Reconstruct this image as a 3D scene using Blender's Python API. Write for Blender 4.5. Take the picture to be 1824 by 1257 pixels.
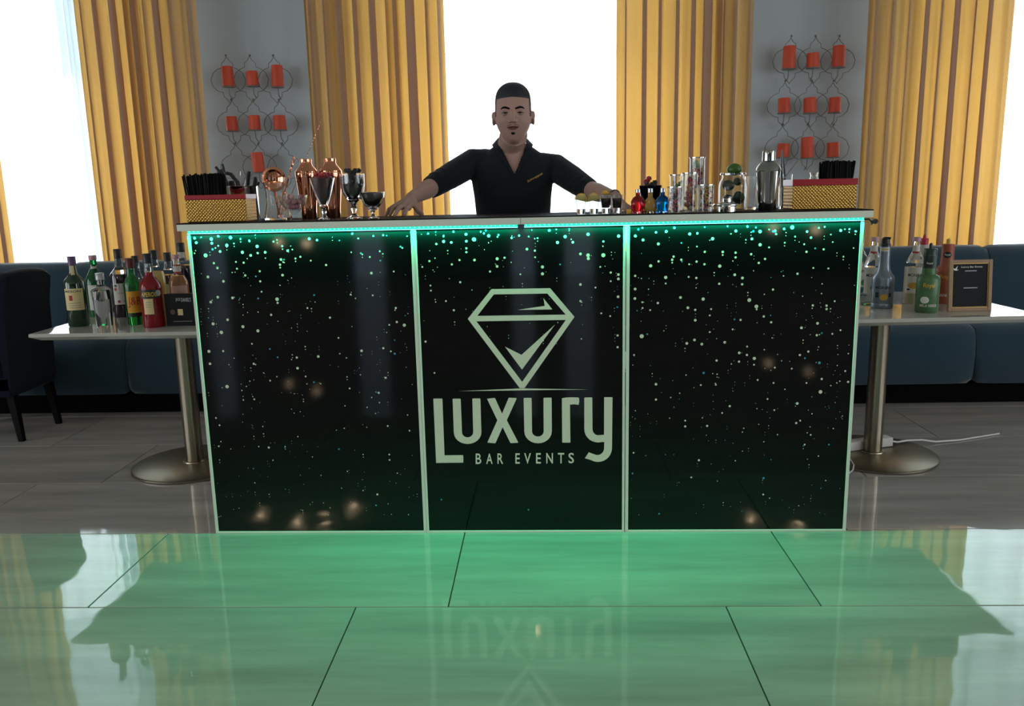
import bpy, bmesh, math, random
import numpy as np
from math import sin, cos, pi, radians, atan2, sqrt
from mathutils import Vector, Matrix
from mathutils.geometry import tessellate_polygon
from mathutils.bvhtree import BVHTree

for _o in list(bpy.data.objects):
    bpy.data.objects.remove(_o, do_unlink=True)
SC = bpy.context.scene
COL = SC.collection
rnd = random.Random(7)

# ------------------------------------------------------------------ camera
IW, IH = 1824, 1257
FPX, PITCH, ROLL, YAW, CH = 1461.697, 0.194104, -0.021999, -0.039563, 1.32191
_cy, _sy, _cp, _sp = cos(YAW), sin(YAW), cos(PITCH), sin(PITCH)
FW = Vector((_sy * _cp, _cy * _cp, -_sp))
_R = Vector((_cy, -_sy, 0))
_U = _R.cross(FW)
RT = cos(ROLL) * _R + sin(ROLL) * _U
UP = -sin(ROLL) * _R + cos(ROLL) * _U
CP = Vector((0, 0, CH))
cd = bpy.data.cameras.new('camera')
cam = bpy.data.objects.new('camera', cd)
COL.objects.link(cam)
cd.sensor_width = 36
cd.lens = FPX * 36 / IW
cd.clip_start = 0.05
m = Matrix((RT, UP, -FW)).transposed().to_4x4()
m.translation = CP
cam.matrix_world = m
SC.camera = cam

def ray(x, y):
    return FW * FPX + RT * (x - IW / 2) - UP * (y - IH / 2)
def atY(x, y, Y):
    d = ray(x, y)
    return CP + d * (Y / d.y)
def atZ(x, y, Z):
    d = ray(x, y)
    return CP + d * ((Z - CH) / d.z)
def stand(px, Y, Z):
    """point on the plane z=Z at depth Y seen in column px, with metres per pixel there"""
    py = 400.0
    for _ in range(12):
        p = atY(px, py, Y)
        py += (p.z - Z) / (Y / FPX)
    p = atY(px, py, Y)
    return Vector((p.x, p.y, Z)), (p - CP).dot(FW) / FPX
def standZ(px, py, Z):
    p = atZ(px, py, Z)
    return p, (p - CP).dot(FW) / FPX

# ------------------------------------------------------------------ world, lamps, exposure
SKY = 5.6
w = bpy.data.worlds.new('world')
SC.world = w
w.use_nodes = True
w.node_tree.nodes['Background'].inputs[0].default_value = (0.86, 0.93, 1.0, 1)
w.node_tree.nodes['Background'].inputs[1].default_value = SKY
SC.view_settings.view_transform = 'Standard'
SC.view_settings.look = 'None'
SC.view_settings.gamma = 1
SC.view_settings.use_curve_mapping = False
SC.view_settings.exposure = 0.15
SC.cycles.use_denoising = True
SC.cycles.max_bounces = 10
SC.cycles.diffuse_bounces = 4
SC.cycles.glossy_bounces = 5
SC.cycles.transmission_bounces = 8
SC.cycles.transparent_max_bounces = 16
SC.cycles.caustics_reflective = False
SC.cycles.caustics_refractive = False
SC.cycles.sample_clamp_indirect = 6.0

WINDOWS = [(-4.15, -2.45), (-1.28, 1.10), (2.30, 4.15)]
WZ0, WZ1, WY = 0.45, 2.95, 5.80
DOORS = [(-5.65, -5.25), (-3.15, -2.65), (-0.60, -0.25), (0.25, 0.70)]
RX0, RX1, RY0, CEIL = -6.5, 6.0, -7.0, 3.15

def area(name, loc, rot, sx, sy, energy, color, portal=False):
    l = bpy.data.lights.new(name, 'AREA')
    l.shape = 'RECTANGLE'
    l.size, l.size_y, l.energy, l.color = sx, sy, energy, color
    if portal:
        l.cycles.is_portal = True
    o = bpy.data.objects.new(name, l)
    o.location, o.rotation_euler = loc, rot
    COL.objects.link(o)
    return o
for a, b in WINDOWS:
    area('window_portal', ((a + b) / 2, WY + 0.12, (WZ0 + WZ1) / 2), (-pi / 2, 0, 0), b - a, WZ1 - WZ0, 1, (1, 1, 1), True)
for a, b in DOORS:
    area('door_portal', ((a + b) / 2, RY0 - 0.06, 1.2), (pi / 2, 0, 0), b - a, 2.3, 1, (1, 1, 1), True)

ADDED_OPENINGS = [(-4.6, -3.0), (-1.9, -.3), (.8, 2.4)]  # unseen openings in the side walls, added to brighten the room
for a, b in ADDED_OPENINGS:
    area('added_opening_portal', (RX0 - .08, (a + b) / 2, 1.75), (0, -pi / 2, 0), 2.2, b - a, 1, (1, 1, 1), True)
    area('added_opening_portal', (RX1 + .08, (a + b) / 2, 1.75), (0, pi / 2, 0), 2.2, b - a, 1, (1, 1, 1), True)

def lamp(name, loc, e, r, color=(1, .72, .45)):
    l = bpy.data.lights.new(name, 'POINT')
    l.energy, l.shadow_soft_size, l.color = e, r, color
    o = bpy.data.objects.new(name, l)
    o.location = loc
    COL.objects.link(o)
def mirror_spot(px, py, z, floor_bounce):
    P = atY(px, py, 3.05)
    d = (P - CP)
    t = (P.z + z) / -d.z if floor_bounce else (z - P.z) / d.z
    return Vector((P.x + d.x * t, P.y - d.y * t, z))
for px, py in ((455, 918), (520, 931), (568, 930), (617, 903), (1325, 922), (1410, 935)):
    lamp('ceiling_downlight', mirror_spot(px, py, CEIL - .08, True), 9, .03)
_f = atZ(945, 1120, 0)
_d = _f - CP
_t = (CEIL - .10) / -_d.z
lamp('ceiling_downlight', (_f.x + _d.x * _t, 6.1 - (_f.y + _d.y * _t), CEIL - .10), 14, .05)
for px, py in ((485, 432), (535, 434), (1365, 407), (1440, 410)):
    lamp('table_candle_light', mirror_spot(px, py, .82, False), 1.0, .045)

# bar frame: origin at the left foot of the front, x along the front, y away from the camera
BO = Vector((-1.328, 3.055, 0))
BANG = atan2(-0.0135, 2.4906)
BT = Vector((cos(BANG), sin(BANG), 0))
BN = Vector((-sin(BANG), cos(BANG), 0))
BL = 2.4906
def bar(px, py, off=0.0):
    """pixel -> (u, z) on the front plane of the bar"""
    d = ray(px, py)
    t = (BO - CP + BN * off).dot(BN) / d.dot(BN)
    p = CP + d * t
    return (p - BO).dot(BT), p.z
LEDC = (0.0, 1.0, 0.42)
LED_W = 12.0
US = bar(928, 400)[0]
for a, b in ((0.01, US - .012), (US + .012, BL - .01)):
    c = BO + BT * ((a + b) / 2) - BN * 0.0080
    area('led_strip_light', (c.x, c.y, 1.1875), (0, 0, BANG), b - a, 0.007, LED_W, LEDC)

# ------------------------------------------------------------------ materials
def lin(c):
    if isinstance(c, str):
        c = tuple(int(c[i:i + 2], 16) / 255 for i in (0, 2, 4))
        c = tuple(x / 12.92 if x <= .04045 else ((x + .055) / 1.055) ** 2.4 for x in c)
    return (*c[:3], 1)
MATS = {}
def mat(name, color, rough=.5, metal=0, trans=0, ior=1.5, emit=None, es=0, bump=None, coat=0, sheen=0, vary=None, spec=None):
    if name in MATS:
        return MATS[name]
    M = bpy.data.materials.new(name)
    M.use_nodes = True
    nt = M.node_tree
    b = nt.nodes['Principled BSDF']
    b.inputs['Base Color'].default_value = lin(color)
    b.inputs['Roughness'].default_value = rough
    b.inputs['Metallic'].default_value = metal
    b.inputs['Transmission Weight'].default_value = trans
    b.inputs['IOR'].default_value = ior
    b.inputs['Coat Weight'].default_value = coat
    b.inputs['Sheen Weight'].default_value = sheen
    if spec is not None:
        b.inputs['Specular IOR Level'].default_value = spec
    if emit:
        b.inputs['Emission Color'].default_value = lin(emit)
        b.inputs['Emission Strength'].default_value = es
    if vary or bump:
        tc = nt.nodes.new('ShaderNodeTexCoord')
        n = nt.nodes.new('ShaderNodeTexNoise')
        n.inputs['Scale'].default_value = (bump or vary)[0]
        n.inputs['Detail'].default_value = 4
        nt.links.new(tc.outputs['Object'], n.inputs['Vector'])
        if vary:
            mx = nt.nodes.new('ShaderNodeMix')
            mx.data_type = 'RGBA'
            n2 = nt.nodes.new('ShaderNodeTexNoise')
            n2.inputs['Scale'].default_value = vary[0]
            nt.links.new(tc.outputs['Object'], n2.inputs['Vector'])
            mx.inputs['A'].default_value = lin(color)
            mx.inputs['B'].default_value = lin(vary[1])
            nt.links.new(n2.outputs['Fac'], mx.inputs['Factor'])
            nt.links.new(mx.outputs['Result'], b.inputs['Base Color'])
        if bump:
            bp = nt.nodes.new('ShaderNodeBump')
            bp.inputs['Strength'].default_value = bump[1]
            bp.inputs['Distance'].default_value = bump[2]
            nt.links.new(n.outputs['Fac'], bp.inputs['Height'])
            nt.links.new(bp.outputs['Normal'], b.inputs['Normal'])
    MATS[name] = M
    return M

def mix_mat(name, build):
    if name in MATS:
        return MATS[name]
    M = bpy.data.materials.new(name)
    M.use_nodes = True
    nt = M.node_tree
    nt.nodes.remove(nt.nodes['Principled BSDF'])
    build(nt, nt.nodes['Material Output'])
    MATS[name] = M
    return M

def _thin(color, refl):
    def f(nt, out):
        t = nt.nodes.new('ShaderNodeBsdfTransparent'); t.inputs[0].default_value = lin(color)
        g = nt.nodes.new('ShaderNodeBsdfGlossy'); g.inputs['Roughness'].default_value = 0.02
        lw = nt.nodes.new('ShaderNodeLayerWeight'); lw.inputs['Blend'].default_value = .5
        pw = nt.nodes.new('ShaderNodeMath'); pw.operation = 'POWER'; pw.inputs[1].default_value = 3.5
        fr = nt.nodes.new('ShaderNodeMath'); fr.operation = 'MULTIPLY_ADD'; fr.inputs[1].default_value = .75; fr.inputs[2].default_value = .045
        nt.links.new(lw.outputs['Facing'], pw.inputs[0]); nt.links.new(pw.outputs[0], fr.inputs[0])
        m = nt.nodes.new('ShaderNodeMixShader')
        nt.links.new(fr.outputs[0], m.inputs[0]); nt.links.new(t.outputs[0], m.inputs[1]); nt.links.new(g.outputs[0], m.inputs[2])
        nt.links.new(m.outputs[0], out.inputs[0])
    return f
pane_glass = mix_mat('window pane glass', _thin((.96, .98, .98), 1.3))

def _cloth(diff, tr, share, through=0.0, noise=None):
    def f(nt, out):
        d = nt.nodes.new('ShaderNodeBsdfDiffuse'); d.inputs[0].default_value = lin(diff)
        t = nt.nodes.new('ShaderNodeBsdfTranslucent'); t.inputs[0].default_value = lin(tr)
        m = nt.nodes.new('ShaderNodeMixShader'); m.inputs[0].default_value = share
        nt.links.new(d.outputs[0], m.inputs[1]); nt.links.new(t.outputs[0], m.inputs[2])
        last = m
        if through:
            tp = nt.nodes.new('ShaderNodeBsdfTransparent')
            m2 = nt.nodes.new('ShaderNodeMixShader'); m2.inputs[0].default_value = through
            nt.links.new(m.outputs[0], m2.inputs[1]); nt.links.new(tp.outputs[0], m2.inputs[2])
            last = m2
        nt.links.new(last.outputs[0], out.inputs[0])
    return f
sheer = mix_mat('white sheer voile', _cloth((.8, .84, .88), (.85, .9, .93), .7, .30))
gold_cloth = mix_mat('gold curtain cloth', _cloth((.52, .42, .31), (.80, .41, .085), .40))

white_lam = mat('white laminate', 'd8dccf', .35)
black_lam = mat('black laminate', '060607', .6, spec=.12)
print_black = mat('black gloss print', '07090a', .05, bump=(500, .012, .0006), spec=.36)
print_white = mat('off white print', 'd6d9c4', .3)
print_blue = mat('teal blue print', '3a93ad', .3)
led_mat = mat('lit green led tape', '20c090', .4, emit=(0.015, .72, .50), es=.95)
led_chip = mat('lit led chip', '80ffe0', .4, emit=(0.25, 1, .85), es=2.2)
steel = mat('brushed steel', 'a39f95', .3, 1)
pole_steel = mat('warm brushed steel', '9a917f', .28, 1)
base_steel = mat('satin steel base', '8f8672', .38, 1)
chrome = mat('polished steel', 'c9c9c9', .07, 1)
copper = mat('polished copper', 'e39a78', .09, 1)
gold_foil = mat('hammered gold foil', 'c39a4c', .34, .8)
red_pl = mat('red enamel rim', 'a3202c', .3)
glass = mat('clear glass', (.97, .99, .99), .0, 0, 1, 1.45)
ribglass = glass
black_pl = mat('black plastic', '0b0c0d', .4)
dark_rub = mat('dark rubber', '151515', .6)
velvet = mat('blue velvet upholstery', '2c4552', .85, sheen=.45, vary=(3, '253b48'), spec=.15)
velvet_dark = mat('dark navy upholstery', '081220', .85, sheen=.12, spec=.1)
plinth_m = mat('black plinth', '050607', .85, spec=.08)
dark_wood = mat('dark stained wood', '070605', .6, spec=.15)
wall_m = mat('grey painted plaster', 'b5c0c7', .8, bump=(60, .1, .002), spec=.2)
roomwall_m = mat('beige painted wall', 'a89f90', .85)
ceil_m = mat('white ceiling paint', 'c8c6c0', .9)
frame_m = mat('white window frame', 'd5dbda', .5)
candle_m = mat('orange wax', 'cc4a2a', .55)
wire_m = mat('dark iron wire', '77736b', .5, .3)
table_m = mat('white gloss table top', 'b4b2aa', .03, spec=.8)
orange_skin = None

def _tile(nt, out):
    b = nt.nodes.new('ShaderNodeBsdfPrincipled')
    geo = nt.nodes.new('ShaderNodeNewGeometry')
    mp = nt.nodes.new('ShaderNodeMapping')
    mp.inputs['Scale'].default_value = (.55, 4.5, 1)
    nt.links.new(geo.outputs['Position'], mp.inputs[0])
    oi = nt.nodes.new('ShaderNodeObjectInfo')
    add = nt.nodes.new('ShaderNodeVectorMath'); add.operation = 'ADD'
    mul = nt.nodes.new('ShaderNodeVectorMath'); mul.operation = 'SCALE'
    cmb = nt.nodes.new('ShaderNodeCombineXYZ'); cmb.inputs[0].default_value = 17; cmb.inputs[1].default_value = 31
    nt.links.new(cmb.outputs[0], mul.inputs[0]); nt.links.new(oi.outputs['Random'], mul.inputs['Scale'])
    nt.links.new(mp.outputs[0], add.inputs[0]); nt.links.new(mul.outputs[0], add.inputs[1])
    n = nt.nodes.new('ShaderNodeTexNoise'); n.inputs['Scale'].default_value = 1.6; n.inputs['Detail'].default_value = 6; n.inputs['Roughness'].default_value = .6
    nt.links.new(add.outputs[0], n.inputs['Vector'])
    r = nt.nodes.new('ShaderNodeValToRGB')
    r.color_ramp.elements[0].position = .3; r.color_ramp.elements[0].color = lin('8b8680')
    r.color_ramp.elements[1].position = .72; r.color_ramp.elements[1].color = lin('aea8a0')
    nt.links.new(n.outputs['Fac'], r.inputs[0])
    nt.links.new(r.outputs[0], b.inputs['Base Color'])
    b.inputs['Roughness'].default_value = .035
    b.inputs['IOR'].default_value = 1.5
    n2 = nt.nodes.new('ShaderNodeTexNoise'); n2.inputs['Scale'].default_value = 5.0; n2.inputs['Detail'].default_value = 1
    nt.links.new(geo.outputs['Position'], n2.inputs['Vector'])
    bp = nt.nodes.new('ShaderNodeBump'); bp.inputs['Strength'].default_value = .05; bp.inputs['Distance'].default_value = .02
    nt.links.new(n2.outputs['Fac'], bp.inputs['Height']); nt.links.new(bp.outputs[0], b.inputs['Normal'])
    nt.links.new(b.outputs[0], out.inputs[0])
tile_m = mix_mat('polished grey floor tile', _tile)
grout_m = mat('dark grout', '26251f', .9)

# ------------------------------------------------------------------ object helpers
def link(o, parent=None):
    COL.objects.link(o)
    if parent is not None:
        o.parent = parent
    return o
def obj(name, bm, m, parent=None, smooth=True, angle=40, **props):
    me = bpy.data.meshes.new(name)
    bmesh.ops.recalc_face_normals(bm, faces=bm.faces) if props.pop('recalc', True) else None
    bm.to_mesh(me)
    bm.free()
    ms = m if isinstance(m, (list, tuple)) else [m]
    for x in ms:
        me.materials.append(x)
    if smooth:
        me.shade_smooth()
        me.set_sharp_from_angle(angle=radians(angle))
    o = bpy.data.objects.new(name, me)
    link(o, parent)
    for k, v in props.items():
        o[k] = v
    return o
def thing(name, label, cat, loc=(0, 0, 0), rz=0, group=None):
    o = bpy.data.objects.new(name, None)
    o.empty_display_size = .05
    o.location = loc
    o.rotation_euler = (0, 0, rz)
    o['label'] = label; o['category'] = cat
    if group:
        o['group'] = group
    return link(o)
def tag(o, label, cat, group=None, loc=None, rot=None):
    o['label'] = label; o['category'] = cat
    if group:
        o['group'] = group
    if loc is not None:
        o.location = loc
    if rot is not None:
        o.rotation_euler = rot
    return o
def copy_tree(o, parent=None):
    c = o.copy()
    COL.objects.link(c)
    if parent is not None:
        c.parent = parent
    for ch in list(o.children):
        copy_tree(ch, c)
    return c
def NB():
    return bmesh.new()
def bx(bm, x0, x1, y0, y1, z0, z1, bev=0, mi=0, seg=1):
    vs = [bm.verts.new((x, y, z)) for z in (z0, z1) for y in (y0, y1) for x in (x0, x1)]
    fs = [bm.faces.new([vs[i] for i in f]) for f in ((0, 2, 3, 1), (4, 5, 7, 6), (0, 1, 5, 4), (2, 6, 7, 3), (0, 4, 6, 2), (1, 3, 7, 5))]
    for f in fs:
        f.material_index = mi
    if bev:
        es = list({e for f in fs for e in f.edges})
        bmesh.ops.bevel(bm, geom=es, offset=bev, segments=seg, affect='EDGES', profile=.6)
    return bm
def lathe(bm, prof, n=28, cx=0, cy=0, z=0, mi=0, rfun=None):
    rings = []
    for r, h in prof:
        if r < 1e-6:
            rings.append([bm.verts.new((cx, cy, z + h))])
        else:
            ring = []
            for k in range(n):
                a = 2 * pi * k / n
                rr = r * (rfun(a, h) if rfun else 1)
                ring.append(bm.verts.new((cx + rr * cos(a), cy + rr * sin(a), z + h)))
            rings.append(ring)
    for A, Bq in zip(rings, rings[1:]):
        for k in range(n):
            k2 = (k + 1) % n
            if len(A) == 1 and len(Bq) == 1:
                break
            if len(A) == 1:
                f = bm.faces.new((A[0], Bq[k], Bq[k2]))
            elif len(Bq) == 1:
                f = bm.faces.new((A[k], A[k2], Bq[0]))
            else:
                f = bm.faces.new((A[k], A[k2], Bq[k2], Bq[k]))
            f.material_index = mi
    return bm
def tube(bm, pts, r, n=8, cap=True, mi=0, sx=1.0):
    pts = [Vector(p) for p in pts]
    N = len(pts)
    rs = r if isinstance(r, (list, tuple)) else [r] * N
    up = Vector((0, 0, 1))
    t0 = (pts[1] - pts[0]).normalized()
    if abs(t0.dot(up)) > .9:
        up = Vector((1, 0, 0))
    nrm = t0.cross(up).normalized()
    rings = []
    for i in range(N):
        t = (pts[min(i + 1, N - 1)] - pts[max(i - 1, 0)]).normalized()
        nrm = (nrm - t * nrm.dot(t)).normalized()
        bn = t.cross(nrm)
        rings.append([bm.verts.new(pts[i] + (nrm * cos(2 * pi * k / n) * sx + bn * sin(2 * pi * k / n)) * rs[i]) for k in range(n)])
    for A, Bq in zip(rings, rings[1:]):
        for k in range(n):
            f = bm.faces.new((A[k], A[(k + 1) % n], Bq[(k + 1) % n], Bq[k]))
            f.material_index = mi
    if cap:
        for q in (rings[0][::-1], rings[-1]):
            f = bm.faces.new(q)
            f.material_index = mi
    return bm
def ball(bm, c, r, u=12, v=8, mi=0, M=None, f=None):
    r = r if isinstance(r, (list, tuple)) else (r, r, r)
    vs = []
    top = None
    def P(th, ph):
        p = Vector((sin(th) * cos(ph), sin(th) * sin(ph), cos(th)))
        if f:
            p = p * f(p)
        p = Vector((p.x * r[0], p.y * r[1], p.z * r[2]))
        if M is not None:
            p = M @ p
        return bm.verts.new(p + Vector(c))
    t = P(0, 0); b = P(pi, 0)
    rows = [[P(pi * i / v, 2 * pi * j / u) for j in range(u)] for i in range(1, v)]
    for j in range(u):
        j2 = (j + 1) % u
        bm.faces.new((t, rows[0][j], rows[0][j2])).material_index = mi
        bm.faces.new((b, rows[-1][j2], rows[-1][j])).material_index = mi
        for A, Bq in zip(rows, rows[1:]):
            bm.faces.new((A[j], Bq[j], Bq[j2], A[j2])).material_index = mi
    return bm
def flat(bm, loops, fn, mi=0):
    """flat polygon (first loop outer, others holes) mapped to space by fn(u,v)"""
    tris = tessellate_polygon([[Vector((p[0], p[1], 0)) for p in l] for l in loops])
    allp = [p for l in loops for p in l]
    vs = [bm.verts.new(fn(*p)) for p in allp]
    for t in tris:
        try:
            bm.faces.new([vs[i] for i in t]).material_index = mi
        except ValueError:
            pass
    return bm
_glyph = {}
def glyphs(s):
    """2-D text: verts, faces, bounds, from Blender's own font"""
    if s not in _glyph:
        c = bpy.data.curves.new('txt', 'FONT')
        c.body = s
        c.resolution_u = 3
        c.offset = .012
        o = bpy.data.objects.new('txt', c)
        COL.objects.link(o)
        dg = bpy.context.evaluated_depsgraph_get()
        me = bpy.data.meshes.new_from_object(o.evaluated_get(dg))
        vs = [(v.co.x, v.co.y) for v in me.vertices]
        fs = [tuple(p.vertices) for p in me.polygons]
        bpy.data.meshes.remove(me)
        bpy.data.objects.remove(o, do_unlink=True)
        bpy.data.curves.remove(c)
        x0 = min(v[0] for v in vs); x1 = max(v[0] for v in vs)
        y0 = min(v[1] for v in vs); y1 = max(v[1] for v in vs)
        _glyph[s] = ([((x - x0) / (x1 - x0), (y - y0) / (y1 - y0)) for x, y in vs], fs)
    return _glyph[s]
def text(bm, s, fn, mi=0):
    vs, fs = glyphs(s)
    V = [bm.verts.new(fn(*v)) for v in vs]
    for f in fs:
        try:
            bm.faces.new([V[i] for i in f]).material_index = mi
        except ValueError:
            pass
    return bm
def cyl_fn(r, ac, w, h0, h1):
    """maps unit square on a cylinder of radius r, centred on angle ac (0 = facing the camera), width w"""
    def f(u, v):
        a = -pi / 2 + ac + (u - .5) * w / r
        return (r * cos(a), r * sin(a), h0 + (h1 - h0) * v)
    return f
def patch(name, r, ac, w, h0, h1, m, parent, n=14, r1=None, **k):
    bm = NB()
    r1 = r1 or r
    rows = []
    for j in range(2):
        rr = r if j == 0 else r1
        rows.append([bm.verts.new((rr * cos(-pi / 2 + ac + (i / n - .5) * w / r), rr * sin(-pi / 2 + ac + (i / n - .5) * w / r), (h0, h1)[j])) for i in range(n + 1)])
    for i in range(n):
        bm.faces.new((rows[0][i], rows[0][i + 1], rows[1][i + 1], rows[1][i]))
    return obj(name, bm, m, parent, **k)
def writing(name, items, parent, m):
    bm = NB()
    for s, fn in items:
        text(bm, s, fn)
    return obj(name, bm, m, parent, smooth=False, recalc=False)

# ------------------------------------------------------------------ the room
def struct(name, bm, m, parent=None, **k):
    o = obj(name, bm, m, parent, **k)
    o['kind'] = 'structure'
    return o
bm = NB(); bx(bm, RX0, RX1, RY0, WY + .3, -.12, -.004)
floor = struct('floor', bm, grout_m)
bm = NB(); bx(bm, -.598, .598, -.298, .298, -.010, 0, bev=.0015)
tile0 = None
GX, GY = -0.3234, 3.0546
shift = {-2: -.303, -1: 0.0, 0: .297, 1: .60, 2: 0.0}
for j in range(-17, 5):
    s = shift.get(j, (j * .3) % 1.2)
    for i in range(-7, 7):
        x = GX + s + .6 + 1.2 * i
        if x < RX0 - .55 or x > RX1 + .55:
            continue
        if tile0 is None:
            tile0 = obj('tile', bm, tile_m, floor, smooth=False)
            t = tile0
        else:
            t = tile0.copy(); COL.objects.link(t)
        t.location = (x, GY + .6 * j + .3, 0)

bm = NB()
xs = [RX0]
for a, b in WINDOWS:
    xs += [a, b]
xs.append(RX1)
for i in range(0, len(xs), 2):
    bx(bm, xs[i], xs[i + 1], WY, WY + .28, -.1, CEIL)
for a, b in WINDOWS:
    bx(bm, a, b, WY, WY + .28, -.1, WZ0)
    bx(bm, a, b, WY, WY + .28, WZ1, CEIL)
struct('wall_back', bm, wall_m, smooth=False)
for nm, xa, xb in (('wall_left', RX0 - .15, RX0), ('wall_right', RX1, RX1 + .15)):
    bm = NB()
    ys = [RY0 - .15]
    for a, b in ADDED_OPENINGS:
        ys += [a, b]
    ys.append(WY + .3)
    for i in range(0, len(ys), 2):
        bx(bm, xa, xb, ys[i], ys[i + 1], -.1, CEIL)
    for a, b in ADDED_OPENINGS:
        bx(bm, xa, xb, a, b, -.1, .65); bx(bm, xa, xb, a, b, 2.85, CEIL)
    struct(nm, bm, roomwall_m, smooth=False)
bm = NB()
xs = [RX0]
for a, b in DOORS:
    xs += [a, b]
xs.append(RX1)
for i in range(0, len(xs), 2):
    bx(bm, xs[i], xs[i + 1], RY0 - .12, RY0, -.1, CEIL)
for a, b in DOORS:
    bx(bm, a, b, RY0 - .12, RY0, 2.35, CEIL)
struct('wall_front', bm, mat('dark grey green painted wall', '4a524e', .85), smooth=False)
bm = NB(); bx(bm, RX0 - .15, RX1 + .15, RY0 - .15, WY + .3, CEIL, CEIL + .1); struct('ceiling', bm, ceil_m, smooth=False)

tint_glass = mix_mat('tinted door glass', _thin((.42, .46, .50), 1.3))
for k, (a, b) in enumerate(DOORS):
    bm = NB(); bx(bm, a, b, RY0 - .07, RY0 - .06, .0, 2.35); struct('door_%d' % (k + 1), bm, tint_glass, smooth=False)
for k, (a, b) in enumerate(WINDOWS):
    bm = NB(); fy0, fy1 = WY + .10, WY + .16
    f = .05
    bx(bm, a, b, fy0, fy1, WZ0, WZ0 + f); bx(bm, a, b, fy0, fy1, WZ1 - f, WZ1)
    bx(bm, a, a + f, fy0, fy1, WZ0, WZ1); bx(bm, b - f, b, fy0, fy1, WZ0, WZ1)
    win = struct('window_%d' % (k + 1), bm, frame_m, smooth=False)
    bm = NB(); bx(bm, a + f, b - f, fy0 - .01, fy1, 2.19, 2.26); obj('transom', bm, frame_m, win, smooth=False)
    mids = {0: [-3.3], 1: [-.42, .35], 2: [3.25]}[k]
    for x in mids:
        bm = NB(); bx(bm, x - .022, x + .022, fy0, fy1, 2.26, WZ1 - f); obj('mullion', bm, frame_m, win, smooth=False)
    for z0, z1 in ((WZ0 + f, 2.19), (2.26, WZ1 - f)):
        bm = NB(); bx(bm, a + f, b - f, fy0 + .025, fy0 + .031, z0, z1); obj('pane', bm, pane_glass, win, smooth=False)

# unseen slab added outside above the windows to darken the curtain tops
bm = NB(); bx(bm, RX0, RX1, WY + .29, WY + 1.9, 2.98, 3.14); struct('added_shade_slab', bm, wall_m, smooth=False)

# ------------------------------------------------------------------ curtains
def cloth(name, x0, x1, y, z0, z1, pleats, ax, ay, m, seed, parent=None, nz=16, dens=26, spread=1.0):
    R = random.Random(seed)
    bm = NB()
    ws = [R.uniform(.55, 1.6) for _ in range(pleats)]
    s = sum(ws); ws = [q / s * (x1 - x0) for q in ws]
    bs = [R.uniform(.0, 1.25) for _ in range(pleats)]
    ys = [R.uniform(.6, 1.25) for _ in range(pleats)]
    ph = [R.uniform(-1, 1) for _ in range(pleats)]
    rows = []
    for k in range(nz + 1):
        zt = k / nz                                  # 0 = bottom
        z = z0 + (z1 - z0) * zt
        row = []
        xx = x0
        for i in range(pleats):
            wv = .5 + .5 * (1 - zt) ** .7
            for q in range(dens):
                t = q / dens
                f = 2 * pi * t
                e = sin(pi * (i * dens + q) / (pleats * dens)) ** .3
                A = ax * (.16 + .38 * bs[i]) * (.75 + .25 * wv)
                g = .18 * ph[i] * sin(2 * zt + i)
                row.append(bm.verts.new((xx + ws[i] * (t + A * sin(f + g) * e),
                                         y + ay * ys[i] * (cos(f) + .5 * sin(f)) * e + .004 * sin(3 * f + 4 * zt * ph[i]), z)))
            xx += ws[i]
        rows.append(row)
    for A, Bq in zip(rows, rows[1:]):
        for q in range(len(A) - 1):
            bm.faces.new((A[q], A[q + 1], Bq[q + 1], Bq[q]))
    return obj(name, bm, m, parent, angle=180)
CY = 5.50
cur = [('gold curtain sliver at the left edge of the photo beside the left window', -4.35, -3.60, 8, 1),
       ('wide gold curtain between the left window and the left candle holder', -2.985, -2.185, 9, 12),
       ('gold curtain left of the man, at the left side of the middle window', -1.495, -.600, 10, 3),
       ('gold curtain behind the jars, at the right side of the middle window', .487, 1.348, 9, 24),
       ('gold curtain on the right above the syrup bottles, beside the right window', 2.05, 2.95, 9, 35)]
for lb, a, b, n, sd in cur:
    t = thing('curtain', lb, 'curtain', ((a + b) / 2, CY, .03), group='gold curtains')
    hw = (b - a) / 2
    cloth('drape', -hw, hw, 0, 0, 2.98, n, .9, .042, gold_cloth, sd, t)
    bm = NB(); tube(bm, [(-hw, 0, 2.99), (hw, 0, 2.99)], .012); obj('curtain_rail', bm, frame_m, t)
shl = ['white sheer curtain over the left window', 'white sheer curtain over the middle window behind the man', 'white sheer curtain over the right window']
for k, (a, b) in enumerate(WINDOWS):
    t = thing('sheer_curtain', shl[k], 'curtain', ((a + b) / 2, 5.66, .03), group='sheer curtains')
    hw = (b - a) / 2 + .08
    if k == 0:
        c = t.location.x
        cloth('voile', -hw, -3.2 - c, 0, 0, 2.98, 7, .25, .025, sheer, 40, t)
        cloth('voile', -3.2 - c, -3.02 - c, .0, 0, 2.98, 4, 1.3, .04, sheer, 42, t)
        cloth('voile', -3.02 - c, hw, 0, 0, 2.98, 5, .25, .025, sheer, 41, t)
    else:
        cloth('voile', -hw, hw, 0, 0, 2.98, 12, .25, .025, sheer, 40 + k, t)

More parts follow.
